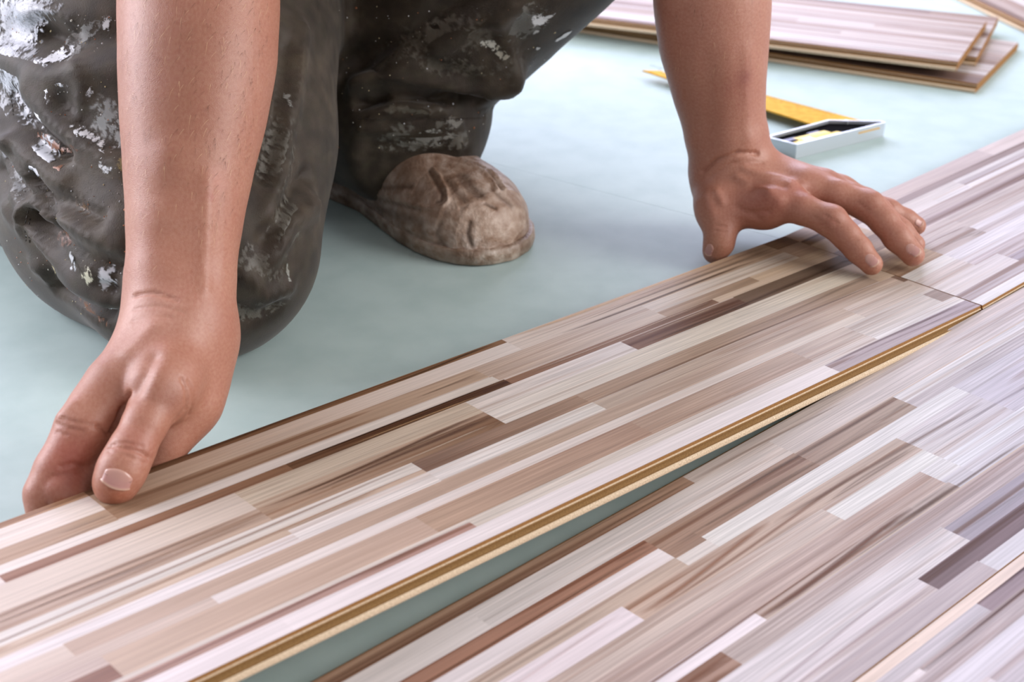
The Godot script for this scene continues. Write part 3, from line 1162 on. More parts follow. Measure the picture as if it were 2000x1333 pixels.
func build_arms() -> void:
	var f := Field.new()
	arm_left = f
	f.kin = {0: 0.016, 1: 0.006, 2: 0.006, 3: 0.006, 4: 0.006, 5: 0.006}
	f.kjoin = {1: 0.012, 2: 0.010, 3: 0.012, 4: 0.012, 5: 0.012}
	# forearm: rows of centre x, y, depth, radius
	f.chain(nodes([[352, 640, 0.903, 27], [349, 585, 0.905, 28], [354, 525, 0.908, 28.3], [361, 420, 0.915, 31.5], [369, 315, 0.924, 36], [379, 210, 0.933, 41.5], [387, 105, 0.942, 45.2], [389, 0, 0.952, 46.5], [394, -120, 0.965, 46], [400, -230, 0.98, 42]]))
	f.chain(nodes([[400, -230, 0.98, 42], [420, -500, 1.05, 47], [450, -800, 1.13, 58]]))
	# palm and back of the hand
	f.bone(at(338, 640, 0.897), at(232, 752, 0.866), 0.0250, 0.0170)
	f.bone(at(345, 640, 0.900), at(255, 765, 0.880), 0.0250, 0.0175)
	f.bone(at(372, 640, 0.905), at(330, 790, 0.888), 0.0225, 0.0170)
	f.bone(at(395, 660, 0.905), at(372, 790, 0.886), 0.0150, 0.0150)
	f.bone(at(408, 690, 0.905), at(398, 740, 0.898), 0.0105, 0.0120)
	f.bone(at(372, 790, 0.886), at(325, 872, 0.874), 0.0140, 0.0110)
	f.bone(at(352, 650, 0.892), at(322, 752, 0.858), 0.0220, 0.0165)
	# thumb, on top of the plank
	f.chain(nodes([[330, 740, 0.860, 15.5], [316, 768, 0.852, 13.8], [283, 828, 0.840, 11.6], [257, 880, 0.832, 11.9], [238, 918, 0.8275, 12.6], [225, 945, 0.8255, 12.3]]), 1)
	# forefinger, outside the edge, tip bent under it
	f.chain(nodes([[222, 758, 0.866, 15], [190, 800, 0.858, 15.6], [162, 842, 0.850, 15.4], [136, 885, 0.845, 12.8], [112, 922, 0.842, 12.4], [86, 965, 0.838, 10.2], [84, 996, 0.836, 9.4]]), 2)
	# the other fingers reach under the plank
	f.chain(nodes([[262, 770, 0.878, 15.5], [205, 855, 0.868, 13]]) + [[lifted(-0.628, -0.015, -0.004), 0.0115], [lifted(-0.622, 0.002, -0.0185), 0.0090], [lifted(-0.615, 0.024, -0.0185), 0.0082]], 3)
	f.chain(nodes([[300, 790, 0.884, 14.5], [262, 850, 0.876, 11.5]]) + [[lifted(-0.600, -0.016, -0.006), 0.0100], [lifted(-0.597, 0.002, -0.0185), 0.0088], [lifted(-0.592, 0.026, -0.0185), 0.0080]], 4)
	f.chain(nodes([[340, 800, 0.884, 13], [318, 850, 0.876, 10.5]]) + [[lifted(-0.574, -0.014, -0.008), 0.0088], [lifted(-0.572, 0.003, -0.0180), 0.0080], [lifted(-0.568, 0.020, -0.0178), 0.0074]], 5)
	var s := strokes_on(f, [
		[[250, 770, 240, 800, 232, 822, 222, 840], 1.6, -3.60], [[222, 840, 212, 850, 190, 832], 1.3, -1.80],
		[[212, 872, 245, 876, 275, 884, 292, 896], 1.1, -1.50], [[222, 866, 250, 866, 280, 874], 0.9, -0.90], [[210, 882, 250, 892, 285, 905], 0.9, -0.90],
		[[122, 818, 150, 826, 180, 830], 1.0, -1.05], [[112, 828, 140, 838, 160, 842], 0.9, -0.90], [[108, 845, 130, 850], 0.8, -0.75],
		[[120, 912, 145, 906, 165, 912], 1.2, -1.50], [[100, 930, 130, 925], 0.8, -0.60],
		[[355, 740, 366, 770, 362, 800, 345, 820], 1.2, -1.35], [[368, 745, 378, 780, 368, 812], 1.2, -1.20],
		[[262, 578, 300, 572, 330, 580, 345, 585], 1.2, -1.35], [[262, 605, 310, 598, 360, 612], 1.0, -0.60], [[258, 628, 330, 620, 410, 640], 1.0, -0.52],
		[[300, 700, 285, 730, 268, 760], 5, -2.10], [[325, 690, 312, 730, 302, 770], 6, 1.2], [[330, 380, 350, 500], 12, -2.40], [[405, 350, 402, 470, 400, 560], 4.5, 1.80],
		[[330, 300, 322, 420], 10, 1.80], [[140, 790, 118, 812], 5, 1.50], [[400, 520, 340, 560], 9, -1.80], [[300, 640, 250, 690], 6, 1.80]])
	spots = []
	for q in [[140, 880, 13, "a8564a", 0.55], [130, 930, 12, "9c4f44", 0.5], [140, 830, 9, "9a6a58", 0.5], [330, 780, 10, "8f5f50", 0.5], [270, 860, 10, "a8685a", 0.4], [225, 965, 9, "a8603f", 0.55], [410, 385, 2.2, "a03c3c", 0.6], [425, 350, 7, "c07868", 0.35], [350, 60, 45, "8a5a46", 0.5], [350, 200, 40, "8f5f4a", 0.45], [360, 320, 30, "96664f", 0.35], [300, 610, 20, "d2a898", 0.35], [215, 720, 14, "8f6450", 0.35], [90, 970, 8, "8a5a4e", 0.4]]:
		spots.append([seen(f, q[0], q[1]), q[2] / 1000.0, hexc(q[3]), q[4]])
	var raw_a_job := start(func(): return field_mesh(f, Vector3(-0.32, 0.115, -1.04), Vector3(-0.11, 0.30, -0.64), 0.0034, s, skin_colour))
	var raw_ah_job := start(func(): return field_mesh(f, Vector3(-0.32, 0.0, -0.96), Vector3(-0.11, 0.121, -0.64), 0.0016, s, skin_colour))
	# ------- the flat hand
	var g := Field.new()
	arm_right = g
	g.kin = {0: 0.014, 1: 0.005, 2: 0.005, 3: 0.005, 4: 0.005, 5: 0.005}
	g.kjoin = {1: 0.010, 2: 0.008, 3: 0.008, 4: 0.008, 5: 0.008}
	g.chain(nodes([[1428, 345, 1.205, 25], [1426, 295, 1.200, 28.5], [1415, 247, 1.194, 29], [1403, 165, 1.185, 34], [1394, 82, 1.175, 39.5], [1391, 0, 1.165, 42], [1386, -120, 1.15, 43.5], [1380, -240, 1.135, 40]]))
	g.chain(nodes([[1380, -240, 1.135, 40], [1350, -520, 1.13, 46], [1300, -820, 1.15, 58]]))
	g.bone(at(1420, 345, 1.205), at(1512, 392, 1.172), 0.0240, 0.0155)
	g.bone(at(1432, 335, 1.208), at(1562, 368, 1.184), 0.0235, 0.0150)
	g.bone(at(1440, 335, 1.214), at(1604, 368, 1.194), 0.0210, 0.0145)
	g.bone(at(1440, 345, 1.222), at(1640, 376, 1.208), 0.0190, 0.0130)
	g.bone(at(1412, 350, 1.205), at(1402, 408, 1.188), 0.0235, 0.0160)
	g.bone(at(1420, 385, 1.205), at(1490, 415, 1.182), 0.0180, 0.0120)
	g.bone(at(1402, 408, 1.188), at(1500, 405, 1.172), 0.0120, 0.0120)
	g.bone(at(1432, 385, 1.235), at(1600, 398, 1.226), 0.0190, 0.0130)
	g.chain(nodes([[1402, 400, 1.188, 15.5], [1405, 430, 1.183, 12.5], [1407, 455, 1.180, 11.5], [1404, 475, 1.181, 11.2], [1396, 492, 1.183, 9.5]]), 1)
	g.chain(nodes([[1512, 390, 1.171, 14], [1565, 408, 1.161, 11.5], [1624, 432, 1.152, 11.8], [1652, 460, 1.149, 10.4], [1676, 487, 1.146, 9.8], [1702, 516, 1.141, 8.6]]), 2)
	g.chain(nodes([[1568, 366, 1.183, 14], [1632, 380, 1.176, 11.3], [1697, 403, 1.171, 11.8], [1727, 433, 1.165, 10.4], [1752, 464, 1.160, 10.2], [1783, 498, 1.155, 9.0]]), 3)
	g.chain(nodes([[1608, 368, 1.194, 13], [1660, 384, 1.188, 10.5], [1712, 412, 1.180, 10.6], [1757, 452, 1.175, 9.4], [1786, 478, 1.172, 8.2]]), 4)
	g.chain(nodes([[1640, 376, 1.208, 12], [1690, 392, 1.205, 9.6], [1735, 413, 1.203, 9.2], [1768, 430, 1.206, 8.4], [1790, 441, 1.207, 7.6]]), 5)
	var sr := strokes_on(g, [
		[[1372, 335, 1400, 312, 1440, 298, 1480, 300], 1.5, -2.52], [[1385, 345, 1430, 318, 1490, 318], 1.3, -0.84],
		[[1590, 424, 1612, 440], 1.0, -0.70], [[1600, 440, 1622, 452], 0.9, -0.70], [[1612, 420, 1636, 436], 0.9, -0.84], [[1655, 478, 1675, 470], 0.8, -0.56],
		[[1676, 395, 1696, 412], 0.9, -0.70], [[1736, 470, 1752, 456], 0.8, -0.56], [[1398, 440, 1418, 444], 0.9, -0.98], [[1396, 450, 1418, 455], 0.8, -0.70],
		[[1440, 345, 1500, 372], 3.5, 1.40], [[1455, 330, 1550, 356], 3.5, 1.40], [[1470, 362, 1530, 362], 4, -1.96], [[1545, 360, 1562, 366], 6, 2.24], [[1508, 382, 1520, 392], 6, 2.24],
		[[1470, 415, 1500, 412], 2.0, -1.40], [[1440, 405, 1480, 425], 2.5, -1.40], [[1400, 375, 1410, 395], 3.5, 1.68], [[1380, 380, 1390, 420], 5, 1.40], [[1380, 120, 1385, 280], 10, -1.68], [[1460, 100, 1462, 270], 6, 1.12]])
	for q in [[1560, 372, 11, "a05a4c", 0.45], [1500, 400, 18, "9a5548", 0.4], [1625, 435, 9, "8f5a48", 0.5], [1697, 400, 9, "8f5a48", 0.4], [1690, 520, 7, "b06a50", 0.4], [1785, 505, 7, "b06a50", 0.4], [1455, 150, 6, "7a3c3c", 0.6], [1440, 170, 14, "925244", 0.4], [1400, 200, 40, "8f5f48", 0.3], [1450, 400, 20, "9a5a4a", 0.35], [1398, 480, 8, "b08468", 0.3]]:
		spots.append([seen(g, q[0], q[1]), q[2] / 1000.0, hexc(q[3]), q[4]])
	var raw_b_job := start(func(): return field_mesh(g, Vector3(0.06, 0.105, -1.26), Vector3(0.36, 0.30, -1.0), 0.0034, sr, skin_colour))
	var raw_bh_job := start(func(): return field_mesh(g, Vector3(0.08, 0.002, -1.26), Vector3(0.36, 0.111, -1.0), 0.0016, sr, skin_colour))
	# ------- trunk, neck and head, above the picture
	var t := Field.new()
	t.kin = {0: 0.03}
	t.kjoin = {1: 0.015}
	var sl := at(450, -800, 1.13)
	var sr_ := at(1300, -820, 1.15)
	t.bone(at(400, -230, 0.98), at(420, -500, 1.05), 0.042, 0.047)
	t.bone(at(420, -500, 1.05), sl, 0.047, 0.058)
	t.bone(at(1380, -240, 1.135), at(1350, -520, 1.13), 0.040, 0.046)
	t.bone(at(1350, -520, 1.13), sr_, 0.046, 0.058)
	t.bone(sl, sr_, 0.065, 0.065)
	t.bone(Vector3(-0.04, 0.55, -1.20), Vector3(-0.14, 0.30, -1.48), 0.13, 0.12)
	t.bone(Vector3(-0.02, 0.60, -1.14), Vector3(0.0, 0.66, -1.00), 0.058, 0.052)
	t.bone(Vector3(0.0, 0.70, -0.95), Vector3(0.0, 0.68, -0.90), 0.088, 0.078)
	t.bone(Vector3(0.0, 0.625, -0.90), Vector3(0.0, 0.61, -0.87), 0.045, 0.035)
	t.bone(Vector3(0.0, 0.675, -0.815), Vector3(0.0, 0.650, -0.805), 0.012, 0.014, 1)
	var raw_t_job := start(func(): return field_mesh(t, Vector3(-0.32, 0.15, -1.65), Vector3(0.32, 0.82, -0.74), 0.012, [], skin_colour))
	var raw_a := finish(raw_a_job)
	var raw_b := finish(raw_b_job)
	part("body", mesh_from([raw_a, finish(raw_ah_job), raw_b, finish(raw_bh_job), finish(raw_t_job)]), M.skin, person)
	build_nails()
	build_hair(raw_a, raw_b)
	var shirt := Field.new()
	shirt.kin = {0: 0.05}
	shirt.bone(sl, sr_, 0.082, 0.082)
	shirt.bone(sl, at(430, -640, 1.09), 0.075, 0.066)
	shirt.bone(sr_, at(1335, -640, 1.14), 0.075, 0.066)
	shirt.bone(Vector3(-0.03, 0.56, -1.18), Vector3(-0.15, 0.27, -1.50), 0.15, 0.145)
	tag(part("shirt", mesh_from([field_mesh(shirt, Vector3(-0.36, 0.08, -1.72), Vector3(0.36, 0.80, -0.96), 0.012, [], func(_p, _n): return Color.WHITE)]), M.shirt_cloth, person), "dark short-sleeved work shirt")
	var hair := Field.new()
	hair.kin = {0: 0.03}
	hair.bone(Vector3(0.0, 0.722, -0.955), Vector3(0.0, 0.712, -0.915), 0.084, 0.070)
	tag(part("head_hair", mesh_from([field_mesh(hair, Vector3(-0.12, 0.62, -1.08), Vector3(0.12, 0.85, -0.78), 0.010, [], func(_p, _n): return Color.WHITE)]), M.hair, person), "short dark hair")

var skin_noise := FastNoiseLite.new()
func skin_colour(p: Vector3, _n: Vector3) -> Color:
	var k := skin_noise.get_noise_3dv(p) * 0.5 + 0.5
	var c := hexc("b6856f").lerp(hexc("a8725e"), clampf(k, 0, 1))
	for s in spots:
		var d: float = p.distance_squared_to(s[0]) / (s[1] * s[1])
		if d < 4.0: c = c.lerp(s[2], s[3] * exp(-d))
	return c

# a nail: a curved plate on the back of the last finger joint
func nail(f: Field, px: float, py: float, tip_px: float, tip_py: float, wide: float, long: float, called: String, depth_push := 0.0) -> void:
	var c := seen(f, px, py)
	var e := 0.0006
	var n := Vector3(f.near(c + Vector3(e, 0, 0), f.all) - f.near(c - Vector3(e, 0, 0), f.all), f.near(c + Vector3(0, e, 0), f.all) - f.near(c - Vector3(0, e, 0), f.all), f.near(c + Vector3(0, 0, e), f.all) - f.near(c - Vector3(0, 0, e), f.all)).normalized()
	var ahead := seen(f, tip_px, tip_py) - c
	ahead = (ahead - n * ahead.dot(n)).normalized()
	var side := ahead.cross(n).normalized()
	var rows := []
	var cols := []
	var nu := 16
	var nv := 16
	for j in nv + 1:
		var v := float(j) / nv
		var row := PackedVector3Array()
		var cr := PackedColorArray()
		for i in nu + 1:
			var u := float(i) / nu * 2.0 - 1.0
			var y := lerpf(-0.5, 0.5, v)
			# rounded root, gently curved free edge
			var yy := y + (0.16 * u * u if y > 0 else 0.30 * u * u * (-2.0 * y)) * (-1.0 if y > 0 else 1.0)
			var q := c + side * (u * wide * 0.5) + ahead * (yy * long)
			for k in 4: q -= n * f.near(q, f.all) * 0.8
			var edge := clampf((1.0 - absf(u)) * 6.0, 0.0, 1.0) * clampf((0.02 + v) * 6.0, 0.0, 1.0)
			row.append(q + n * (lerpf(-0.0004, 0.0005, edge) + (0.0003 if v > 0.93 else 0.0)))
			cr.append(hexc("bd9284").lerp(hexc("b1807a"), v) if v < 0.93 else hexc("bf9884"))
		rows.append(row); cols.append(cr)
	part(called, grid_mesh(rows, cols, false, c - n * 0.05), M.nail_plate, person)

func build_nails() -> void:
	var m := mat("nail_plate", Color.WHITE, 0.3, true)
	m.metallic_specular = 0.5
	nail(arm_left, 229, 936, 219, 962, 0.0165, 0.0115, "thumbnail")
	nail(arm_right, 1702, 508, 1716, 524, 0.0085, 0.0115, "fingernail")
	nail(arm_right, 1783, 488, 1802, 503, 0.0085, 0.0125, "fingernail")
	nail(arm_right, 1794, 435, 1804, 442, 0.0060, 0.0080, "fingernail")
	nail(arm_right, 1385, 488, 1380, 502, 0.0070, 0.0110, "thumbnail")

func build_hair(ra: Array, rb: Array) -> void:
	var sh := Shape.new()
	for which in 2:
		var raw: Array = [ra, rb][which]
		var v: PackedVector3Array = raw[0]
		var n: PackedVector3Array = raw[1]
		var down: Vector3 = ([at(349, 585, 0.905) - at(389, 0, 0.952), at(1426, 295, 1.2) - at(1391, 0, 1.165)][which]).normalized()
		var want: int = [1500, 350][which]
		var lowest: float = [0.125, 0.13][which]
		var made := 0
		for tries in 30000:
			if made >= want: break
			var i := rng.randi_range(0, v.size() - 1)
			if v[i].y < lowest + rng.randf() * 0.05: continue
			made += 1
			var side := down.cross(n[i]).normalized()
			var d := (down + side * rng.randf_range(-0.2, 0.9) + n[i] * rng.randf_range(0.1, 0.45)).normalized()
			var p := v[i]
			var tone := hexc("5a3a28") if rng.randf() < 0.62 else hexc("d9b48c")
			var len := rng.randf_range(0.004, 0.010)
			var w := side * 0.00008
			var steps := 3
			for k in steps:
				var q := p + d * (len / steps)
				var w1 := w * (1.0 - float(k + 1) / steps * 0.8)
				sh.quad(p - w, p + w, q + w1, q - w1, tone)
				p = q
				w = w1
				d = (d + down * 0.25 - n[i] * 0.18).normalized()
	tag(part("arm_hair", sh.done(), M.fine_hair, person), "short fine hair on the forearms", "", "", "stuff")

# ---------------------------------------------------------------- trousers
func shape_trousers() -> void:
	var f := Field.new()
	legs = f
	f.floor_y = 0.001
	f.kin = {0: 0.045, 1: 0.020, 2: 0.030}
	f.kjoin = {1: 0.020, 2: 0.030}
	f.chain(nodes([[378, 470, 1.050, 75], [345, 250, 1.105, 101], [325, 80, 1.160, 122], [315, -60, 1.225, 135], [330, -300, 1.36, 138]]))
	f.chain(nodes([[350, 490, 1.055, 72], [230, 420, 1.12, 72], [100, 300, 1.215, 72], [-150, 150, 1.405, 62]]))
	f.bone(at(450, 480, 1.065), at(500, 300, 1.12), 0.048, 0.045)
	f.chain(nodes([[330, -300, 1.36, 138], [600, -260, 1.43, 125], [860, -140, 1.40, 112]]))
	f.chain(nodes([[788, 262, 1.268, 62], [796, 205, 1.272, 65], [815, 120, 1.275, 60]]), 1)
	f.bone(Vector3(-0.155, 0.12, -1.275), at(800, 200, 1.272), 0.058, 0.060, 1)
	f.bone(at(690, 250, 1.30), at(800, 240, 1.268), 0.050, 0.058, 1)
	f.chain(nodes([[812, 120, 1.270, 62], [870, 10, 1.268, 88], [1000, -150, 1.22, 94], [1350, -420, 1.12, 84], [1150, -330, 1.28, 98], [870, -190, 1.40, 108]]), 2)
	f.bone(at(880, 80, 1.235), at(988, 160, 1.215), 0.060, 0.014, 2)
	f.bone(at(700, 130, 1.29), at(900, 150, 1.245), 0.046, 0.020, 2)
	f.cut_at = {1: [at(800, 296, 1.225), (at(800, 330, 1.20) - at(800, 230, 1.262)).normalized()]}
	trouser_strokes = strokes_on(f, FOLDS)

func trouser_mesh() -> Array:
	return field_mesh(legs, Vector3(-0.62, 0.0, -1.62), Vector3(0.36, 0.46, -0.84), 0.0046, trouser_strokes, cloth_colour)

var cloth_noise := FastNoiseLite.new()
func cloth_colour(p: Vector3, _n: Vector3) -> Color:
	var k := clampf(cloth_noise.get_noise_3dv(p) * 0.9 + 0.5, 0, 1)
	return hexc("51463a").lerp(hexc("3d342a"), k)

const FOLDS := [
	[[0, 200, 60, 330, 150, 420, 250, 460], 11.6, 7.3], [[40, 300, 100, 380, 200, 430], 5.8, -8.5],
	[[20, 400, 90, 480, 190, 540, 260, 560], 11.6, 7.3], [[60, 420, 130, 500, 230, 560], 5.0, -7.3],
	[[100, 540, 160, 590, 230, 620], 7.5, -10.9], [[70, 520, 150, 560, 240, 590], 6.6, 4.8], [[60, 180, 130, 260, 240, 320], 9.9, 6.1], [[120, 200, 200, 270, 250, 300], 6.6, -4.8],
	[[20, 60, 120, 90, 240, 60], 11.6, -7.3], [[0, 110, 100, 150, 240, 140], 11.6, 6.1],
	[[590, 60, 570, 200, 545, 330, 530, 420], 8.3, 6.1], [[560, 90, 540, 230, 515, 350], 7.5, -6.1], [[610, 400, 560, 440, 530, 500], 8.3, 7.3], [[600, 340, 550, 400, 520, 470], 6.6, -7.3],
	[[480, 540, 520, 580, 560, 560], 7.5, 6.1], [[450, 600, 500, 620, 540, 600], 6.6, -4.8],
	[[105, 562, 150, 592, 205, 622], 4.6, -8.8], [[95, 545, 150, 575, 215, 600], 6.4, 4.8], [[62, 395, 90, 405, 112, 435], 4.6, 6.5], [[66, 420, 92, 440, 112, 452], 4.6, -7.3],
	[[10, 250, 60, 340, 110, 420, 200, 480, 255, 500], 8.3, 6.5], [[15, 300, 60, 380, 120, 450, 240, 520], 6.4, -7.3], [[0, 330, 40, 430, 110, 530], 5.5, -5.6],
	[[70, 50, 100, 53, 128, 62], 7.4, -11.3], [[40, 24, 90, 30, 128, 46], 7.4, 4.8], [[28, 190, 55, 232, 90, 270, 130, 302], 5.5, -9.6], [[40, 275, 80, 315, 130, 352], 8.3, 4.8], [[45, 442, 50, 408, 75, 396, 100, 420, 112, 446], 4.6, 4.8], [[76, 348, 95, 388, 118, 428], 5.5, -8.1], [[150, 120, 165, 170, 150, 220], 5.5, 3.2],
	[[705, 200, 740, 190, 830, 190, 930, 195], 5.0, -15.7], [[705, 228, 760, 230, 860, 230, 945, 228], 1.8, -2.5], [[705, 222, 760, 223, 860, 222, 945, 221], 2.0, 1.4],
	[[705, 165, 780, 150, 880, 165, 960, 180], 7.5, 7.3], [[700, 165, 760, 130, 880, 70, 1000, 10], 11.6, 8.5], [[700, 120, 820, 60, 960, -20], 13.2, -10.9],
	[[760, 190, 820, 205, 900, 200], 4.1, 6.1], [[700, 250, 800, 262, 900, 255], 4.1, 3.1], [[720, 285, 820, 292, 910, 300], 3.3, -2.5], [[800, 80, 850, 130, 930, 160], 5.8, -4.8], [[980, 40, 1000, 110, 1010, 170], 6.6, 4.8]]

# ---------------------------------------------------------------- dried paint on the cloth
var trouser_strokes := []

# centre x, y, half length and half width in mm, turn in degrees, colour, alpha, roughness of the outline
const PAINT := [
	[100, 112, 15, 7, -15, "d9dadf", 0.95, 1.0], [130, 155, 9, 5, 5, "d4d5da", 0.95, 1.0], [178, 172, 3, 6, 10, "d6d6d8", 0.8, 0.8], [88, 208, 7, 13, 20, "e8e8ec", 1.0, 0.35],
	[90, 310, 11, 17, -8, "b9bac0", 0.95, 0.45], [100, 280, 19, 3.5, 25, "85502f", 0.85, 1.0], [115, 336, 8, 3, -20, "8f5630", 0.9, 0.7], [155, 290, 12, 2.5, 15, "74472c", 0.6, 1.0],
	[170, 264, 12, 3.5, 30, "d9dadc", 0.95, 1.0], [203, 305, 3.0, 11, -10, "dcdcdc", 0.95, 0.8], [213, 333, 5, 2.5, 20, "cfd0d2", 0.9, 0.8], [203, 232, 10, 14, 0, "a8a9a8", 0.45, 1.0],
	[215, 540, 7, 9, -25, "c9cbd0", 0.85, 1.0], [183, 537, 5, 6, 0, "c9c4ac", 0.9, 0.8], [147, 508, 8, 4, 35, "c6c8cc", 0.8, 1.0], [114, 522, 6, 4, -40, "c9b98f", 0.9, 0.7], [118, 545, 4.5, 3.5, 0, "c4b48c", 0.9, 0.7],
	[176, 575, 13, 6, 25, "c8c2a8", 0.85, 1.0], [218, 590, 9, 3.5, 10, "d8dade", 0.9, 0.9], [178, 613, 13, 4, 12, "82502f", 0.7, 1.0], [128, 465, 10, 8, 0, "7d4a2c", 0.5, 1.0],
	[22, 95, 16, 30, 8, "d2d3db", 0.8, 1.1], [42, 175, 14, 24, -25, "c6c7ce", 0.7, 1.2], [12, 30, 20, 24, 0, "c9cad2", 0.8, 1.1], [70, 25, 22, 8, 5, "aeb0b6", 0.6, 1.2], [15, 230, 10, 26, 0, "b4b5bb", 0.6, 1.2], [50, 130, 8, 12, 30, "c2c3c9", 0.6, 1.2], [140, 120, 4, 20, -8, "9c9a98", 0.45, 1.2], [30, 330, 8, 22, -20, "a4a5a8", 0.45, 1.2],
	[35, 45, 26, 20, -20, "c9cad2", 0.75, 1.2], [20, 120, 14, 22, 10, "c2c3ca", 0.7, 1.2], [60, 160, 10, 14, 30, "b6b7be", 0.5, 1.2], [50, 20, 16, 10, 0, "d2d3da", 0.8, 1.1], [205, 40, 4, 4, 0, "d0d0d2", 0.9, 0.9], [155, 60, 12, 4, -20, "9a9a98", 0.5, 1.2],
	[230, 260, 5, 10, 0, "b0b0ae", 0.5, 1.2], [245, 330, 3.5, 9, 0, "8f7a4a", 0.6, 1.0], [160, 405, 7, 5, 30, "77552f", 0.5, 1.2],
	[1055, 40, 8, 7, 10, "e4e4e4", 1.0, 0.5], [1099, 71, 9, 4.5, -12, "e8e8e6", 1.0, 0.5], [1108, 88, 5, 3, 50, "d8d8d4", 0.9, 0.8], [1075, 30, 6, 2, -20, "dcdcdc", 0.9, 0.8], [955, 85, 7, 4, 35, "c9c6ba", 0.85, 0.9], [978, 103, 9, 3.5, 45, "b9b3a2", 0.8, 1.1], [1022, 45, 18, 17, 0, "77746c", 0.6, 0.5],
	[1045, 62, 3, 3, 0, "c8c8c4", 0.8, 0.8], [1050, 94, 3, 2, 0, "d0d0cc", 0.9, 0.8], [1010, 20, 14, 4, -30, "8f8c84", 0.5, 1.2],
	[840, 270, 22, 7, -12, "aeaca5", 0.65, 0.9], [810, 285, 24, 5, 0, "9a978d", 0.5, 0.9], [900, 275, 10, 8, 0, "8f8b81", 0.45, 0.9], [770, 260, 16, 7, -20, "87847a", 0.45, 0.9], [880, 240, 14, 5, -5, "8f8b80", 0.45, 0.9], [800, 215, 22, 3.5, 5, "878072", 0.4, 0.9],
	[504, 241, 2.2, 2.8, 0, "dcdcda", 0.9, 0.6], [560, 196, 1.5, 6, -10, "a9a9a4", 0.6, 0.8], [560, 535, 1.5, 7, 5, "a9a9a0", 0.5, 0.9], [500, 520, 18, 12, 30, "77736a", 0.4, 1.2], [560, 440, 12, 20, 20, "7a766c", 0.4, 1.2], [540, 300, 14, 26, 5, "6e6a60", 0.4, 1.2], [500, 610, 24, 8, 10, "7a766c", 0.4, 1.2],
	[760, 100, 30, 12, -30, "6f675b", 0.4, 0.9], [850, 70, 26, 10, -35, "746c60", 0.4, 0.9], [930, 60, 22, 14, -30, "7a7266", 0.4, 0.9], [880, 130, 30, 8, 10, "746c60", 0.4, 0.9], [1000, 130, 14, 14, 0, "70685c", 0.35, 0.9], [720, 150, 26, 8, -20, "6c6458", 0.35, 0.9]]

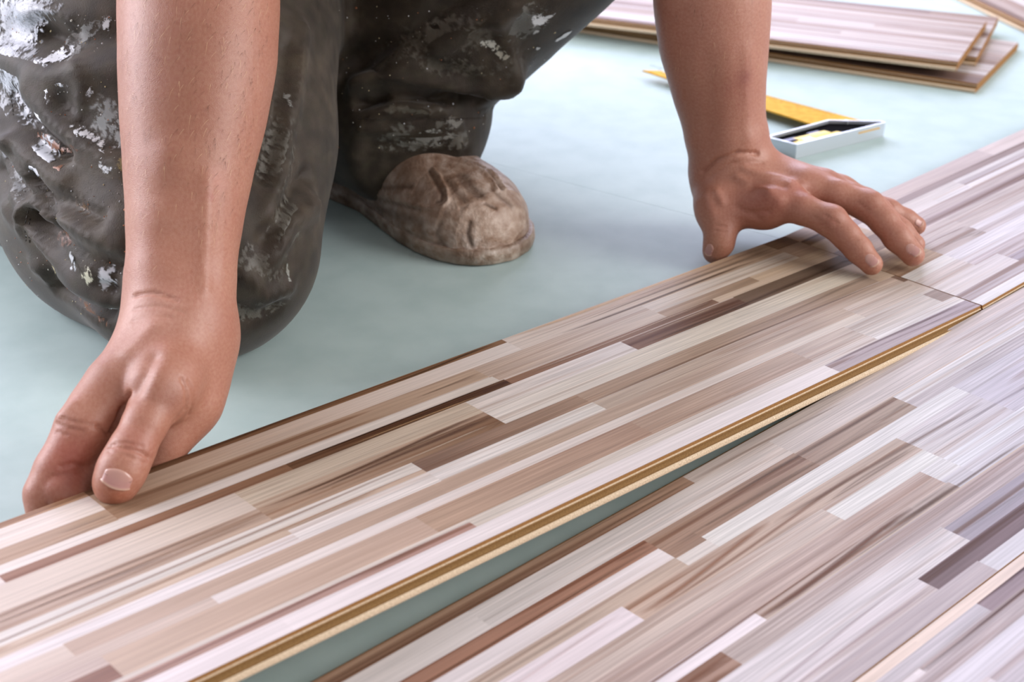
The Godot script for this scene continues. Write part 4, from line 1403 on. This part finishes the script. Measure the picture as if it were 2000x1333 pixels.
func build_paint(parent: Node) -> void:
	var f := legs
	var eye := Vector3(0, EYE_H, 0)
	var nn := FastNoiseLite.new()
	nn.seed = 21
	nn.frequency = 1.0
	nn.fractal_octaves = 4
	var count := 0
	for s in PAINT:
		count += 1
		var c := seen(f, s[0], s[1])
		if c.distance_to(eye) > 2.2: continue
		var ids := f.some(c, 0.09)
		var e := 0.002
		var n := Vector3(f.near(c + Vector3(e, 0, 0), ids) - f.near(c - Vector3(e, 0, 0), ids), f.near(c + Vector3(0, e, 0), ids) - f.near(c - Vector3(0, e, 0), ids), f.near(c + Vector3(0, 0, e), ids) - f.near(c - Vector3(0, 0, e), ids)).normalized()
		var right := Vector3.RIGHT
		right = (right - n * right.dot(n)).normalized()
		var down := right.cross(n).normalized()
		if down.y > 0: down = -down
		var ca := cos(deg_to_rad(s[4])); var sa := sin(deg_to_rad(s[4]))
		var step := clampf(minf(s[2], s[3]) / 8.0, 0.5, 1.1)
		var hx := int(s[2] * 1.35 / step)
		var hy := int(s[3] * 1.35 / step)
		var rows := []
		var cols := []
		var col := hexc(s[5])
		for j in range(-hy, hy + 1):
			var row := PackedVector3Array()
			var cr := PackedColorArray()
			for i in range(-hx, hx + 1):
				var x: float = i * step
				var y: float = j * step
				var q := c + (right * (x * ca - y * sa) + down * (x * sa + y * ca)) * 0.001
				for it in 2:
					q -= n * (f.near(q, ids) - displaced(q, trouser_strokes)) * 0.95
				row.append(q + n * 0.0006)
				var d := sqrt(pow(x / s[2], 2) + pow(y / s[3], 2))
				var k: float = nn.get_noise_3d(x * 0.16 + count * 7.0, y * 0.16, 0.0) * 1.5 * s[7] + nn.get_noise_3d(x * 0.7, y * 0.7, count * 3.0) * 0.6 * s[7]
				var al: float = clampf((0.92 - d + k) * (5.0 if s[7] < 0.6 else 2.2), 0.0, 1.0) * clampf((1.33 - d) * 5.0, 0, 1)
				cr.append(Color(col, al * s[6]))
			rows.append(row); cols.append(cr)
		if rows.size() < 2 or rows[0].size() < 2: continue
		part("paint_splat", grid_mesh(rows, cols, false, c - n * 0.2), M.paint, parent)
	# fine spatter
	var sp := Shape.new()
	for k in 420:
		var left := k < 300
		var px := rng.randf_range(5, 250) if left else rng.randf_range(660, 1130)
		var py := rng.randf_range(20, 620) if left else rng.randf_range(10, 290)
		var c := seen(f, px, py)
		if c.distance_to(eye) > 1.6 or c.y < 0.01: continue
		var ids := f.some(c, 0.05)
		c += (eye - c).normalized() * displaced(c, trouser_strokes)
		var e := 0.002
		var n := Vector3(f.near(c + Vector3(e, 0, 0), ids) - f.near(c - Vector3(e, 0, 0), ids), f.near(c + Vector3(0, e, 0), ids) - f.near(c - Vector3(0, e, 0), ids), f.near(c + Vector3(0, 0, e), ids) - f.near(c - Vector3(0, 0, e), ids)).normalized()
		var right := n.cross(Vector3.UP).normalized()
		var up := right.cross(n)
		var r := rng.randf_range(0.0002, 0.0007) * (1.6 if rng.randf() < 0.12 else 1.0)
		var col := hexc(["cfcfd0", "bdb9ac", "c9b98f", "9a5a34", "b0b0b2"][rng.randi_range(0, 4)])
		for t in 6:
			var a0 := TAU * t / 6
			var a1 := TAU * (t + 1) / 6
			sp.tri(c + n * 0.0009, c + n * 0.0003 + (right * cos(a1) + up * sin(a1)) * r, c + n * 0.0003 + (right * cos(a0) + up * sin(a0)) * r, Color(col, 0.9))
	tag(part("paint_spatter", sp.done(), M.paint, parent), "", "", "", "stuff")
	# stitched seams: short threads
	var th := Shape.new()
	for line in [[[6, 160, 14, 195, 20, 240, 22, 285], 2.4], [[14, 158, 22, 195, 28, 240, 30, 285], 2.4], [[72, 392, 58, 402, 48, 440, 52, 478], 2.4], [[78, 398, 64, 408, 55, 442, 58, 478], 2.4], [[700, 232, 760, 233, 860, 233, 944, 231], 3.0]]:
		var pts: Array = line[0]
		for i in range(0, pts.size() - 2, 2):
			var a := Vector2(pts[i], pts[i + 1])
			var b := Vector2(pts[i + 2], pts[i + 3])
			var cnt := int(a.distance_to(b) / (line[1] * 3.4))
			for k in cnt:
				var p0 := a.lerp(b, float(k) / cnt)
				var p1 := a.lerp(b, (k + 0.62) / cnt)
				var q0 := seen(f, p0.x, p0.y)
				var q1 := seen(f, p1.x, p1.y)
				if q0.distance_to(q1) > 0.02: continue
				var tow := (eye - q0).normalized()
				q0 += tow * (displaced(q0, trouser_strokes) + 0.0005)
				q1 += tow * (displaced(q1, trouser_strokes) + 0.0005)
				var w := (q1 - q0).cross(tow).normalized() * 0.0005
				sh_thread(th, q0, q1, w, tow * 0.0005)
	tag(part("stitching", th.done(), M.thread, parent), "", "", "", "stuff")

func sh_thread(th: Shape, a: Vector3, b: Vector3, w: Vector3, up: Vector3) -> void:
	th.face(a - w, a + up, b + up, b - w, up - w)
	th.face(a + w, a + up, b + up, b + w, up + w)

# ---------------------------------------------------------------- boots
func build_boots() -> void:
	# toe direction and heel of the planted boot on the floor
	var fwd := Vector3(0.68, 0, 0.73).normalized()
	var heel := Vector3(-0.2005, 0.0, -1.3165)
	make_boot(heel, fwd, false)
	# the other boot lies behind the kneeling leg, on its toe
	make_boot(Vector3(-0.47, 0.04, -1.62), Vector3(0.47, -0.10, 0.88).normalized(), true)

func make_boot(heel: Vector3, fwd: Vector3, hidden: bool) -> void:
	var side := Vector3(-fwd.z, 0, fwd.x).normalized() * -1.0
	var up := side.cross(fwd).normalized()
	if up.y < 0: up = -up
	var length := 0.292
	# t along the foot: half width, height of the upper, height of the widest place
	var wid := curve([0.0, 0.014, 0.03, 0.030, 0.12, 0.038, 0.3, 0.0355, 0.45, 0.036, 0.6, 0.046, 0.70, 0.0515, 0.78, 0.0525, 0.86, 0.049, 0.92, 0.041, 0.96, 0.031, 0.985, 0.019, 1.0, 0.002])
	var hei := curve([0.0, 0.10, 0.05, 0.135, 0.25, 0.135, 0.38, 0.118, 0.5, 0.096, 0.62, 0.078, 0.74, 0.064, 0.84, 0.058, 0.92, 0.050, 0.965, 0.041, 0.99, 0.028, 1.0, 0.018])
	var rows := []
	var cols := []
	var nt := 240 if not hidden else 80
	var nr := 190 if not hidden else 60
	var nn := FastNoiseLite.new()
	nn.seed = 9
	nn.frequency = 14.0
	nn.fractal_octaves = 4
	for j in nt + 1:
		var t := 1.0 - pow(1.0 - float(j) / nt, 1.35)
		var w: float = wid.call(t)
		var h: float = hei.call(t)
		var row := PackedVector3Array()
		var cr := PackedColorArray()
		for i in nr:
			var a := TAU * i / nr
			var cx := cos(a)
			var sy := sin(a)
			var x := w * signf(cx) * pow(absf(cx), 0.85)
			var base := 0.012
			var y := base + (h - base) * (pow(maxf(sy, 0.0), 0.80) if sy > 0 else 0.0) - (0.004 if sy < 0 else 0.0)
			# the upper narrows towards the instep
			if sy > 0: x *= lerpf(1.0, lerpf(0.95, 0.62, smoothstep(0.85, 0.45, t)), pow(sy, 1.5))
			var bend := 0.008 * sin(t * PI) # the sole curves outwards
			var p := heel + fwd * (t * length) + side * (x + bend) + up * y
			if j == nt: p = heel + fwd * length + up * 0.013 # closed at the tip
			row.append(p)
			var k := clampf(nn.get_noise_3dv(p * 1.0) * 0.9 + 0.5, 0, 1)
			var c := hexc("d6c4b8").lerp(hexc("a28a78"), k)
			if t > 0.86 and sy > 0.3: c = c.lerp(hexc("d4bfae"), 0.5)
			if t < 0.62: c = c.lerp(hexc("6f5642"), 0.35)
			cr.append(c)
		rows.append(row); cols.append(cr)
	if not hidden:
		var flat := PackedVector3Array()
		var scr := PackedVector2Array()
		var dep := PackedFloat32Array()
		for row in rows:
			for p in row:
				flat.append(p)
				var q := to_screen(p)
				scr.append(Vector2(q.x, q.y)); dep.append(q.z)
		var st := []
		for r in SEAMS:
			var pts := PackedVector3Array()
			for i in range(0, r[0].size(), 2):
				var want := Vector2(r[0][i], r[0][i + 1])
				var best := -1
				var score := 1e9
				for k in range(0, flat.size(), 2):
					var e := scr[k].distance_to(want) * 0.01 + dep[k]
					if e < score: score = e; best = k
				pts.append(flat[best])
			st.append(stroke(pts, r[1] / 1000.0, r[2] / 1000.0))
		for j in rows.size():
			for i in nr:
				var p: Vector3 = rows[j][i]
				var d := displaced(p, st)
				if d != 0.0:
					var mid := heel + fwd * (float(j) / nt * length * 0.98) + up * 0.02
					rows[j][i] = p + (p - mid).normalized() * d
					cols[j][i] = cols[j][i].lerp(hexc("5a4434"), clampf(-d / 0.002, 0, 0.7))
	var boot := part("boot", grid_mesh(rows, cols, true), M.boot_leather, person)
	# sole: outline a little wider than the upper, with a rounded welt
	var ring := PackedVector2Array()
	var steps := 90
	for k in steps:
		var t := sin((float(k) / steps - 0.5) * PI) * 0.5 + 0.5
		ring.append(Vector2(t, wid.call(clampf(t, 0.008, 0.9996)) + 0.0015))
	var srows := []
	var scol := []
	for lev in [[0.0, -0.004], [0.0015, -0.001], [0.008, 0.0], [0.0125, -0.0005], [0.0135, -0.0025], [0.0135, -0.02]]:
		var row := PackedVector3Array()
		var cr := PackedColorArray()
		for sgn in [1.0, -1.0]:
			for k in steps:
				var q: Vector2 = ring[k] if sgn > 0 else ring[steps - 1 - k]
				var w: float = maxf(q.y + lev[1], 0.001)
				var tt: float = 0.5 + (q.x - 0.5) * (1.0 + (0.006 + lev[1]) * 2.0 / length)
				var bend := 0.008 * sin(clampf(q.x, 0, 1) * PI)
				var p: Vector3 = heel + fwd * (tt * length) + side * (w * sgn + bend) + up * lev[0]
				row.append(p)
				var k2 := clampf(nn.get_noise_3dv(p * 2.0) + 0.5, 0, 1)
				cr.append(hexc("d0c2b5").lerp(hexc("86705e"), k2))
		srows.append(row); scol.append(cr)
	var sole := part("sole", grid_mesh(srows, scol, true), M.boot_leather, boot)
	tag(sole, "scuffed pale rubber sole")

const SEAMS := [
	[[845, 332, 854, 342, 863, 354, 871, 368, 876, 384, 873, 396, 862, 403, 846, 405, 826, 402, 803, 397, 778, 391, 750, 385, 714, 377], 1.5, 1.9], [[838, 336, 848, 350, 857, 364, 864, 380, 862, 391, 852, 396], 1.5, -1.4], [[820, 408, 780, 402, 730, 390], 1.6, -1.4],
	[[912, 318, 940, 332, 960, 350, 973, 370], 1.5, 2.2], [[918, 313, 950, 330, 968, 350, 981, 370], 1.3, -1.8], [[950, 330, 968, 342, 986, 368], 1.4, 1.8],
	[[716, 330, 706, 345, 716, 362, 750, 370, 800, 368], 2.4, -1.8], [[710, 352, 740, 375, 800, 380], 3, 1.2], [[900, 345, 920, 365, 935, 380], 5, -2.2], [[870, 350, 890, 372, 905, 390], 4, -1.2],
	[[900, 405, 930, 399, 948, 398, 968, 406], 1.3, -1.6], [[918, 436, 914, 455, 920, 480], 2, -1.4], [[880, 420, 905, 412, 935, 402], 4, 1.4], [[740, 425, 800, 455, 860, 480, 910, 492], 1.6, -1.4],
	[[700, 395, 760, 420, 820, 440], 5, -1.2], [[780, 440, 800, 450, 830, 455], 3, -1.0], [[860, 440, 850, 460, 870, 480], 3, -1.0], [[960, 370, 980, 385, 1000, 400], 3, -1.0]]

func to_screen(p: Vector3) -> Vector3:
	var c := cos(PITCH)
	var s := sin(PITCH)
	var y := p.y - EYE_H
	var d := -s * y - c * p.z
	return Vector3(1000.0 + FOCAL * p.x / d, 666.5 - FOCAL * (c * y - s * p.z) / d, d)

# piecewise-smooth curve through t, value pairs
func curve(pairs: Array) -> Callable:
	return func(t: float) -> float:
		for i in range(2, pairs.size(), 2):
			if t <= pairs[i] or i == pairs.size() - 2:
				var u := clampf((t - pairs[i - 2]) / (pairs[i] - pairs[i - 2]), 0, 1)
				return lerpf(pairs[i - 1], pairs[i + 1], u)
		return pairs[-1]
